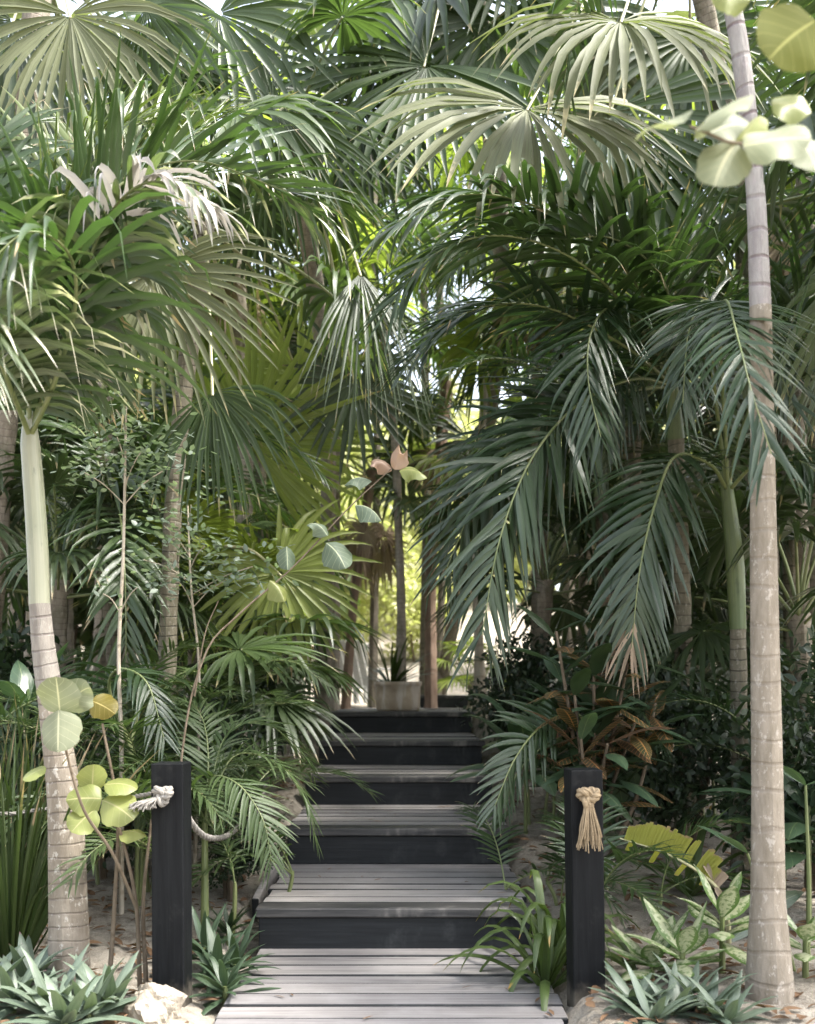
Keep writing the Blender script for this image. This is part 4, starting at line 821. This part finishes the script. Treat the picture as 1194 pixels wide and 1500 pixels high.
for i, (px, Z) in enumerate([(930, 3.66), (985, 3.58), (1035, 3.6), (955, 3.5), (1010, 3.7), (1065, 3.5)]):
    q = P(px, 0, Z); rosette('lance_leaf_plant', 'grey-green lance-leaved rosette between the white rock and pale trunk', 'plant', (q[0], Z, gz(q[0], Z)-.02), 16, .20, .024, M['rhoeo'], 520+i, (.05, 1.05), .55, group=GRh+' at the right', stem=.03)
for i, (px, Z) in enumerate([(318, 4.15), (345, 4.3), (300, 4.35), (330, 4.0)]):
    q = P(px, 0, Z); rosette('lance_leaf_plant', 'deep green lance-leaved rosette at the left edge of the lowest deck', 'plant', (q[0], Z, gz(q[0], Z)), 18, .22, .020, M['oyster'], 540+i, (.0, 1.2), .7, group='deep green rosettes by the deck', stem=.10)
q = P(335, 0, 4.75); rosette('lance_leaf_plant', 'small dark spiky rosette under the pale fronds', 'plant', (q[0], 4.75, gz(q[0], 4.75)), 18, .16, .014, M['shrub'], 545, (.1, 1.2), .6, stem=.08)
for i, (px, Z, lb) in enumerate([(800, 4.15, 'strap-leaved lily clump arching over the right edge of the deck'), (822, 4.35, 'strap-leaved lily clump tucked behind the right black post')]):
    q = P(px, 0, Z); rosette('strap_leaf_plant', lb, 'plant', (q[0], Z, gz(q[0], Z)), 22, .55, .018, M['strap'], 550+i, (.6, 1.4), 1.9, 'strap', stem=.05, K=10, fold=.5, pw=1.6)
q = P(1010, 0, 5.2); rosette('strap_leaf_plant', 'thin dark strap-leaved plant behind the variegated plant', 'plant', (q[0], 5.2, gz(q[0], 5.2)), 14, .6, .02, M['strap'], 555, (.4, 1.2), 1.2, 'strap', K=9, pw=1.6)
for i, (px, Z, st, n) in enumerate([(1000, 3.95, .12, 10), (1058, 4.05, .24, 11), (955, 4.0, .08, 9), (1180, 4.0, .16, 9)]):
    q = P(px, 0, Z); rosette('variegated_plant', ['cream-splashed variegated plant left of the pale trunk', 'tallest cream-splashed variegated plant against the pale trunk', 'lowest cream-splashed variegated plant near the white rock', 'cream-splashed variegated plant right of the pale trunk'][i], 'plant', (q[0], Z, gz(q[0], Z)), n, .22, .046, M['dieff'], 560+i, (.0, 1.25), .55, 'ell', stem=st, K=9, Mx=5, fold=.3, wav=.08)
# croton
t = wthing('croton', 'croton bush with dark leaves veined orange behind the right post', 'shrub', (P(860, 0, 5.3)[0], 5.3, gz(P(860, 0, 5.3)[0], 5.3))); rng = np.random.default_rng(66); o = ORG[t.name]
for k, (px, py, Z) in enumerate([(815, 925, 5.0), (870, 900, 5.1), (920, 970, 5.0), (840, 1000, 4.9), (930, 1060, 5.0), (890, 1090, 4.9), (960, 1030, 5.2), (870, 970, 5.0), (850, 1070, 4.9)]):
    e_ = P(px, py, Z); mb = MB(); tube(mb, spline([o-[0, 0, .05], o+(e_-o)*.5+rng.normal(0, .04, 3), e_], 14), np.linspace(.016, .007, 14), 6); wb(mb, 'stem', M['stick_dark'], t)
    for j in range(14):
        a = j*2.399; e2 = rng.uniform(-.25, 1.0); D = np.array([math.cos(a)*math.cos(e2), math.sin(a)*math.cos(e2), math.sin(e2)]); mb = MB()
        blades(mb, e_-(e_-o)*.032*j+D*.01, D, np.cross(D, ZU), rng.uniform(.22, .36), rng.uniform(.036, .05), 'ell', 10, 5, .75, .3, rng=rng, wav=.12); wb(mb, 'leaf', M['croton'] if rng.random() < .42 else M['shrub' if rng.random() < .5 else 'broad'], t)
# banana: yellow tattered leaf
t = wthing('banana_plant', 'small banana plant with a tattered yellow leaf behind the variegated plants', 'plant', P(1068, 1400, 4.6)*[1, 1, 0]+[0, 0, gz(P(1068, 0, 4.6)[0], 4.6)])
o = ORG[t.name]; rib = spline([o-[0, 0, .03], P(1066, 1350, 4.55), P(1055, 1308, 4.5), (P(1020, 1275, 4.45)), P(970, 1248, 4.4), P(908, 1228, 4.35)], 60)
mb = MB(); tube(mb, rib, np.linspace(.013, .003, 60), 8); lf = wb(mb, 'leaf', M['stalk_pale'], t)
rng = np.random.default_rng(4)
for k, f in enumerate(np.linspace(.40, .975, 34)):
    if k in (10, 11, 12): continue
    i = int(f*59); T = nrm(rib[min(i+1, 59)]-rib[max(i-1, 0)]); upv = nrm(np.array([0, -.25, 1.])-T*np.dot([0, -.25, 1.], T)+T*.12)
    ln = (.115 if k > 4 else .07)*(1-.45*max(0, (f-.85)/.14))*rng.uniform(.9, 1.05); mb = MB()
    blades(mb, rib[i], upv, T, ln, rng.uniform(.010, .0145) if k > 2 else .012, [1, 1, 1, 1, .97, .8], 6, 3, .15+.3*rng.random(), .3, rng=rng); wb(mb, 'leaf_strip', M['banana'] if k > 2 else M['dead'], t, lf)
    if k % 9 == 4:
        mb = MB(); blades(mb, rib[i], -upv+np.array([0, .9, 0]), T, ln*.8, .012, [1, 1, 1, 1, .97, .8], 6, 3, .2, .12, rng=rng); wb(mb, 'leaf_strip', M['banana'], t, lf)
for (px, py, dx) in [(1048, 1300, .03), (1030, 1262, .02)]:
    mb = MB(); blades(mb, P(px, py, 4.46), (.3, -.2, -.5), (1, 0, .3), .09, .014, 'lance', 7, 3, .8, .8); wb(mb, 'dry_scrap', M['dead'], t, lf)
for s_, (a, b) in enumerate([((1085, 1300), (1165, 1290))]):
    mb = MB(); e_ = P(*b, 4.9); d = e_-o; blades(mb, o, d, np.cross(d, [0, 1, 0]), np.linalg.norm(d)*1.1, .05, 'ell', 10, 5, .35, .25); wb(mb, 'leaf', M['broad'], t)
# big dark broad-leaved plants at the far right and behind the croton
for i, (px, Z, L, lb) in enumerate([(1185, 4.9, .55, 'broad-leaved dark plant right of the pale trunk'), (770, 6.2, .5, 'broad-leaved plant behind the croton beside the steps'), (1120, 6.2, .6, 'broad-leaved dark plant behind the pale trunk'), (40, 5.4, .4, 'broad-leaved plant behind the pale crownshaft')]):
    q = P(px, 0, Z); rosette('broad_leaf_plant', lb, 'plant', (q[0], Z, gz(q[0], Z)), 14, L, L*.16, M['broad'], 570+i, (.1, 1.2), .9, 'ell', stem=.55 if i != 3 else .9, K=10, Mx=5, fold=.25, wav=.1)
# tall grass at the far left
for i, (px, Z, lb) in enumerate([(15, 4.3, 'tall grassy clump left of the ringed palm'), (-30, 4.6, 'tall grassy clump leaning past the ringed palm'), (50, 4.9, 'tall grassy clump behind the ringed palm')]):
    q = P(px, 0, Z); z = gz(q[0], Z); t = wthing('grass_clump', lb, 'grass', (q[0], Z, z)); n = 130; r_ = np.random.default_rng(580+i)
    a = r_.uniform(0, 6.28, n); e_ = r_.uniform(1.05, 1.5, n); D = np.stack([np.cos(a)*np.cos(e_), np.sin(a)*np.cos(e_), np.sin(e_)], 1); mb = MB()
    blades(mb, np.array([q[0], Z, z-.02])+D*[.15, .15, 0], D, np.cross(D, ZU)+r_.normal(0, .3, (n, 3)), r_.uniform(.5, 1.15, n), .007, 'strap', 8, 3, r_.uniform(.2, .9, n), .5, .05, r_); props(wb(mb, 'blades', M['grass'], t), kind='stuff')

# ------------------------------------------------------------------ saplings and sea grape
def round_leaf(t, c, d, nv, L, mat, seed=0, parent=None, cup=.25, asp=.52, curl=0.):
    """sea grape leaf: base point, direction, blade normal"""
    mb = MB(); d = nrm(d); w_ = np.cross(d, nv); blades(mb, c, d, w_, L, L*asp, np.sqrt(np.clip(1-(2*np.linspace(0, 1, 17)**.92-1)**2, 0, 1))*(1-.12*np.linspace(0, 1, 17)), 17, 9, curl+.3+.7*((seed*7) % 5)/5, curl*.6+cup*.6+.35*((seed*3) % 4)/4, rng=np.random.default_rng(seed), wav=.05+.06*((seed*5) % 3)); return wb(mb, 'leaf', mat, t, parent)
def stick(t, pts, r0, r1, mat='stick', name='stem', n=30):
    mb = MB(); q = spline(pts, n); tube(mb, q, np.linspace(r0, r1, n), 8); wb(mb, name, M[mat], t); return q
t = wthing('sapling', 'thin sapling with straight pale stem and tiny grey-green leaves', 'sapling', P(178, 1180, 4.9)*[1, 1, 0]+[0, 0, gz(P(178, 0, 4.9)[0], 4.9)])
q = stick(t, [ORG[t.name]-[0, 0, .05], P(178, 1100, 4.9), P(174, 960, 4.9), P(181, 800, 4.9), P(185, 580, 4.9)], .014, .005); rng = np.random.default_rng(31)
for (px, py, sx_, n) in [(150, 640, 90, 95), (215, 660, 80, 95), (190, 700, 60, 55), (180, 600, 40, 36), (120, 690, 40, 36), (160, 600, 50, 30), (235, 690, 50, 40), (150, 870, 25, 8), (205, 860, 30, 10)]:
    e_ = P(px+rng.uniform(-.3, .3)*sx_, py, 4.85); b = q[np.argmin(np.abs(q[:, 2]-(e_[2]-.12)))]; tw = spline([b, (b+e_)/2+[0, 0, .02], e_], 8); mb = MB(); tube(mb, tw, [.003]*8, 5); br = wb(mb, 'twig', M['stick'], t)
    p = e_+rng.normal(0, 1, (n, 3))*[sx_/2600*4.9, .09, .045]; D = nrm(rng.normal(0, 1, (n, 3))*[1, 1, .4]); mb = MB(); blades(mb, p, D, np.cross(D, ZU)+rng.normal(0, .3, (n, 3)), .045, .012, 'ell', 4, 3, .3, .2, rng=rng); props(wb(mb, 'leaves', M['sapling'], t, br), kind='stuff')
t = wthing('sapling', 'grey-leaved sapling spreading in front of the rough grey trunk', 'sapling', P(285, 1180, 5.6)*[1, 1, 0]+[0, 0, gz(P(285, 0, 5.6)[0], 5.6)])
q = stick(t, [ORG[t.name]-[0, 0, .05], P(292, 1000, 5.6), P(280, 860, 5.6), P(275, 740, 5.6)], .012, .004)
for (px, py, sx_, n) in [(240, 770, 60, 80), (300, 800, 70, 90), (330, 850, 60, 80), (260, 850, 60, 80), (210, 820, 40, 44), (280, 740, 40, 40), (370, 830, 50, 40)]:
    e_ = P(px, py, 5.5); b = q[np.argmin(np.abs(q[:, 2]-(e_[2]-.12)))]; mb = MB(); tube(mb, spline([b, (b+e_)/2+[0, 0, .02], e_], 8), [.003]*8, 5); br = wb(mb, 'twig', M['stick'], t)
    p = e_+rng.normal(0, 1, (n, 3))*[sx_/2600*5.5, .10, .05]; D = nrm(rng.normal(0, 1, (n, 3))*[1, 1, .4]); mb = MB(); blades(mb, p, D, np.cross(D, ZU)+rng.normal(0, .3, (n, 3)), .05, .014, 'ell', 4, 3, .3, .2, rng=rng); props(wb(mb, 'leaves', M['sapling'], t, br), kind='stuff')
t = wthing('sea_grape_sapling', 'leaning bare-stemmed sapling with a few grey-green leaves and a pinkish tip', 'sapling', P(245, 1240, 4.3)*[1, 1, 0]+[0, 0, gz(P(245, 0, 4.3)[0], 4.3)])
stick(t, [ORG[t.name]-[0, 0, .05], P(266, 1110, 4.3), P(300, 960, 4.35), P(350, 900, 4.4), P(430, 830, 4.5), P(510, 745, 4.55), P(575, 685, 4.6)], .0065, .0025, 'stick_dark', n=50)
stick(t, [P(285, 1020, 4.32), P(300, 930, 4.3), P(320, 880, 4.3)], .004, .002, 'stick_dark', name='branch')
for k, (c, d, nv, L, m_) in enumerate([((420, 800, 4.5), (.1, -.3, -1), (.3, -1, 0), .11, 'grape_grey'), ((480, 785, 4.5), (-.6, 0, 1), (.6, -1, .3), .12, 'grape_grey'), ((478, 795, 4.52), (.7, -.4, -.5), (.1, -1, .5), .16, 'grape_grey'), ((520, 740, 4.55), (.9, -.1, .05), (0, -.6, 1), .15, 'grape_grey'), ((545, 705, 4.58), (-.9, 0, .5), (.3, -.6, 1), .14, 'grape_grey'), ((574, 690, 4.6), (-.6, -.2, .7), (.2, -1, .4), .12, 'grape_pink'), ((578, 688, 4.6), (.2, -.2, .9), (-.3, -1, .2), .10, 'grape_pink'), ((585, 690, 4.6), (.9, -.2, .2), (-.1, -.8, .7), .14, 'grape'), ((395, 850, 4.45), (.8, -.2, -.5), (0, -.8, .6), .12, 'grape')]):
    round_leaf(t, P(*c), d, nv, L, M[m_], k, asp=(.4, .34, .46, .38)[k % 4], curl=(1.2, .7, .5, 1.5, .9)[k % 5])
t = wthing('sea_grape_sapling', 'sea grape sapling with round yellow-green leaves beside the ringed trunk', 'sapling', P(205, 1440, 3.95)*[1, 1, 0])
for pts in ([P(205, 1445, 3.95), P(200, 1330, 3.95), P(185, 1250, 3.9), P(165, 1180, 3.85)], [P(160, 1440, 4.0), P(168, 1320, 4.0), P(172, 1190, 3.95), P(150, 1060, 3.9)], [P(214, 1440, 3.95), P(210, 1320, 4.0), P(222, 1200, 4.05)]):
    stick(t, pts, .010, .005, 'stick_dark')
stick(t, [P(200, 1330, 3.95), P(165, 1250, 3.8), P(120, 1180, 3.7), P(88, 1060, 3.62), P(85, 1035, 3.6)], .007, .004, 'stick_dark', 'branch')
for k, (c, d, nv, L, m_) in enumerate([((88, 1046, 3.6), (.05, -.35, .75), (.1, -1, -.2), .15, 'grape_pale'), ((86, 1040, 3.58), (.06, -.25, -.9), (-.1, -1, .35), .15, 'grape_pale'), ((98, 1042, 3.62), (.45, -.1, .8), (.3, -1, .2), .13, 'grape_pale'), ((133, 1026, 3.9), (1, -.1, -.35), (.2, -1, .4), .11, 'ochre'), ((68, 1125, 3.6), (-1, -.3, -.25), (-.1, -.5, 1), .09, 'grape'), ((150, 1170, 3.8), (-.9, -.2, .1), (.1, -1, .5), .13, 'grape'), ((150, 1172, 3.8), (1, -.3, -.3), (-.1, -1, .7), .15, 'grape'), ((152, 1150, 3.82), (.9, 0, .2), (.1, -.5, 1), .13, 'grape'), ((140, 1185, 3.8), (-.6, -.4, -.5), (0, -1, .4), .12, 'grape'), ((176, 1218, 3.9), (1, -.2, .15), (0, -.3, 1), .11, 'grape'), ((135, 1160, 3.84), (.1, -.2, .9), (.5, -1, .2), .11, 'grape')]):
    round_leaf(t, P(*c), d, nv, L, M[m_], 20+k)
t = wthing('sea_grape_branch', 'sea grape branch with large pale rounded leaves crossing in front of the pale trunk', 'branch', (1.32, 2.3, 0))
stick(t, [(1.32, 2.3, -.05), (1.28, 2.3, 1.2), P(1330, 380, 2.3), P(1240, 240, 2.25), P(1150, 200, 2.2), P(1085, 212, 2.15), P(1040, 196, 2.15), P(1010, 185, 2.15)], .02, .003, 'stick_dark', n=70)
stick(t, [P(1280, 320, 2.28), P(1250, 120, 2.3), P(1200, 40, 2.3)], .009, .004, 'stick_dark', 'branch')
for k, (c, d, nv, L, m_) in enumerate([((1012, 165, 2.15), (-1, -.1, -.35), (-.25, -.35, 1), .13, 'grape_pale'), ((1018, 192, 2.12), (.8, -.1, .75), (-.6, -.35, .8), .135, 'grape_pale'), ((1078, 208, 2.15), (-.6, -.2, -.85), (-.1, -1, .35), .115, 'grape_pale'), ((1088, 214, 2.12), (.95, -.25, .15), (.1, -1, .6), .135, 'grape_pale'), ((1040, 195, 2.2), (.75, .1, .45), (-.1, -1, .3), .10, 'grape_pale'), ((1085, 205, 2.18), (.5, .2, .8), (-.5, -.6, .5), .08, 'grape'), ((1130, 150, 2.25), (1, -.1, -.1), (0, -1, .4), .09, 'grape'), ((1170, 200, 2.2), (.3, -.1, -.5), (.2, -1, .3), .09, 'grape_pale'), ((1195, 30, 2.25), (-.55, -.2, -.4), (.3, -1, .2), .17, 'olive'), ((1100, 0, 2.3), (-.6, 0, .3), (.2, -1, .2), .1, 'grape')]):
    round_leaf(t, P(*c), d, nv, L, M[m_], 40+k, cup=.18)
# bare stems on the right bank
for i, (pts, lb) in enumerate([([(1165, 1480, 4.1), (1150, 1380, 4.1), (1110, 1290, 4.2), (1095, 1250, 4.2)], 'thin green cane rising right of the pale trunk'), ([(1183, 1420, 4.3), (1185, 1300, 4.3), (1180, 1150, 4.3)], 'straight green cane at the edge of the right bank')]):
    p0 = P(*pts[0]); t = wthing('green_cane', lb, 'cane', (p0[0], p0[1], gz(p0[0], p0[1]))); stick(t, [ORG[t.name]-[0, 0, .03]]+[P(*q) for q in pts[1:]], .012, .006, 'stalk')
    for k in range(3):
        e_ = P(*pts[-1]); mb = MB(); D = np.array([math.cos(2.1*k), math.sin(2.1*k)*.5, .5]); blades(mb, e_, D, np.cross(D, ZU), .25, .03, 'ell', 8, 3, .6, .3); wb(mb, 'leaf', M['broad'], t)

# ------------------------------------------------------------------ rocks, fallen leaves
def rock(label, c, s, seed):
    r_ = np.random.default_rng(seed); bm = bmesh.new(); bmesh.ops.create_icosphere(bm, subdivisions=4, radius=1)
    pl_ = [(nrm(r_.normal(0, 1, 3)), r_.uniform(.55, .95)) for _ in range(16)]; ph = r_.uniform(0, 6, (6, 3)); fr = r_.uniform(2, 9, (6, 3))
    for v in bm.verts:
        d = np.array(v.co); rr_ = min([1.15]+[h/max(1e-3, np.dot(d, n_)) for n_, h in pl_ if np.dot(d, n_) > .05]); rr_ *= 1+.05*sum(math.sin(np.dot(fr[k], d)*1.6+ph[k, 0])+.5*math.sin(np.dot(fr[k], d)*4.3+ph[k, 1])+.3*math.sin(np.dot(fr[k], d)*9+ph[k, 2]) for k in range(6))/2; v.co = Vector((d*rr_*s).tolist())
    me = bpy.data.meshes.new('rock'); bm.to_mesh(me); bm.free(); me.materials.append(M['rock'])
    o = link('rock', me, None, c); props(o, label, 'rock'); return o
q = P(226, 1470, 3.72); rock('cream limestone rock at the foot of the left black post', (q[0], 3.68, .03), (.125, .09, .13), 6)
q = P(897, 1480, 3.7); rock('white limestone rock at the foot of the right black post', (q[0]+.01, 3.66, .02), (.085, .07, .065), 8)
for i, (px, py, Z) in enumerate([(845, 1420, 4.25), (330, 1335, 4.9)]): q = P(px, py, Z); rock(['small grey stone between the lily leaves by the post', 'small stone half buried beside the dark spiky rosette'][i], (q[0], Z, gz(q[0], Z)+.01), (.05, .04, .035), 20+i)
r_ = np.random.default_rng(90); mb = MB(); n = 2200; x = np.where(r_.random(n) < .5, r_.uniform(-2.2, -.75, n), r_.uniform(.65, 2.4, n)); y = r_.uniform(3.4, 8, n); a = r_.uniform(0, 6.28, n)
blades(mb, np.stack([x, y, ground(x, y)+.012], 1), np.stack([np.cos(a), np.sin(a), r_.normal(.1, .2, n)], 1), np.stack([-np.sin(a), np.cos(a), r_.normal(0, .3, n)], 1), r_.uniform(.03, .10, n), r_.uniform(.004, .02, n), 'ell', 5, 3, .2, .4, rng=r_)
lx = r_.uniform(CX-.6, CX+.6, 34); ly = np.r_[r_.uniform(3.3, 4.6, 16), r_.uniform(4.9, 5.7, 8), r_.uniform(6., 6.8, 10)]; lz = np.where(ly < 4.65, 0, np.where(ly < 5.8, .19, .392))+.008; a = r_.uniform(0, 6.28, 34)
blades(mb, np.stack([lx, ly, lz], 1), np.stack([np.cos(a), np.sin(a), 0*a+.03], 1), np.stack([-np.sin(a), np.cos(a), r_.normal(0, .15, 34)], 1), r_.uniform(.02, .075, 34), r_.uniform(.002, .008, 34), 'ell', 5, 3, .05, .3, rng=r_)
props(mb.build('leaf_litter', M['litter']), 'brown fallen leaves and scraps scattered over the sandy banks', 'leaf litter', kind='stuff')
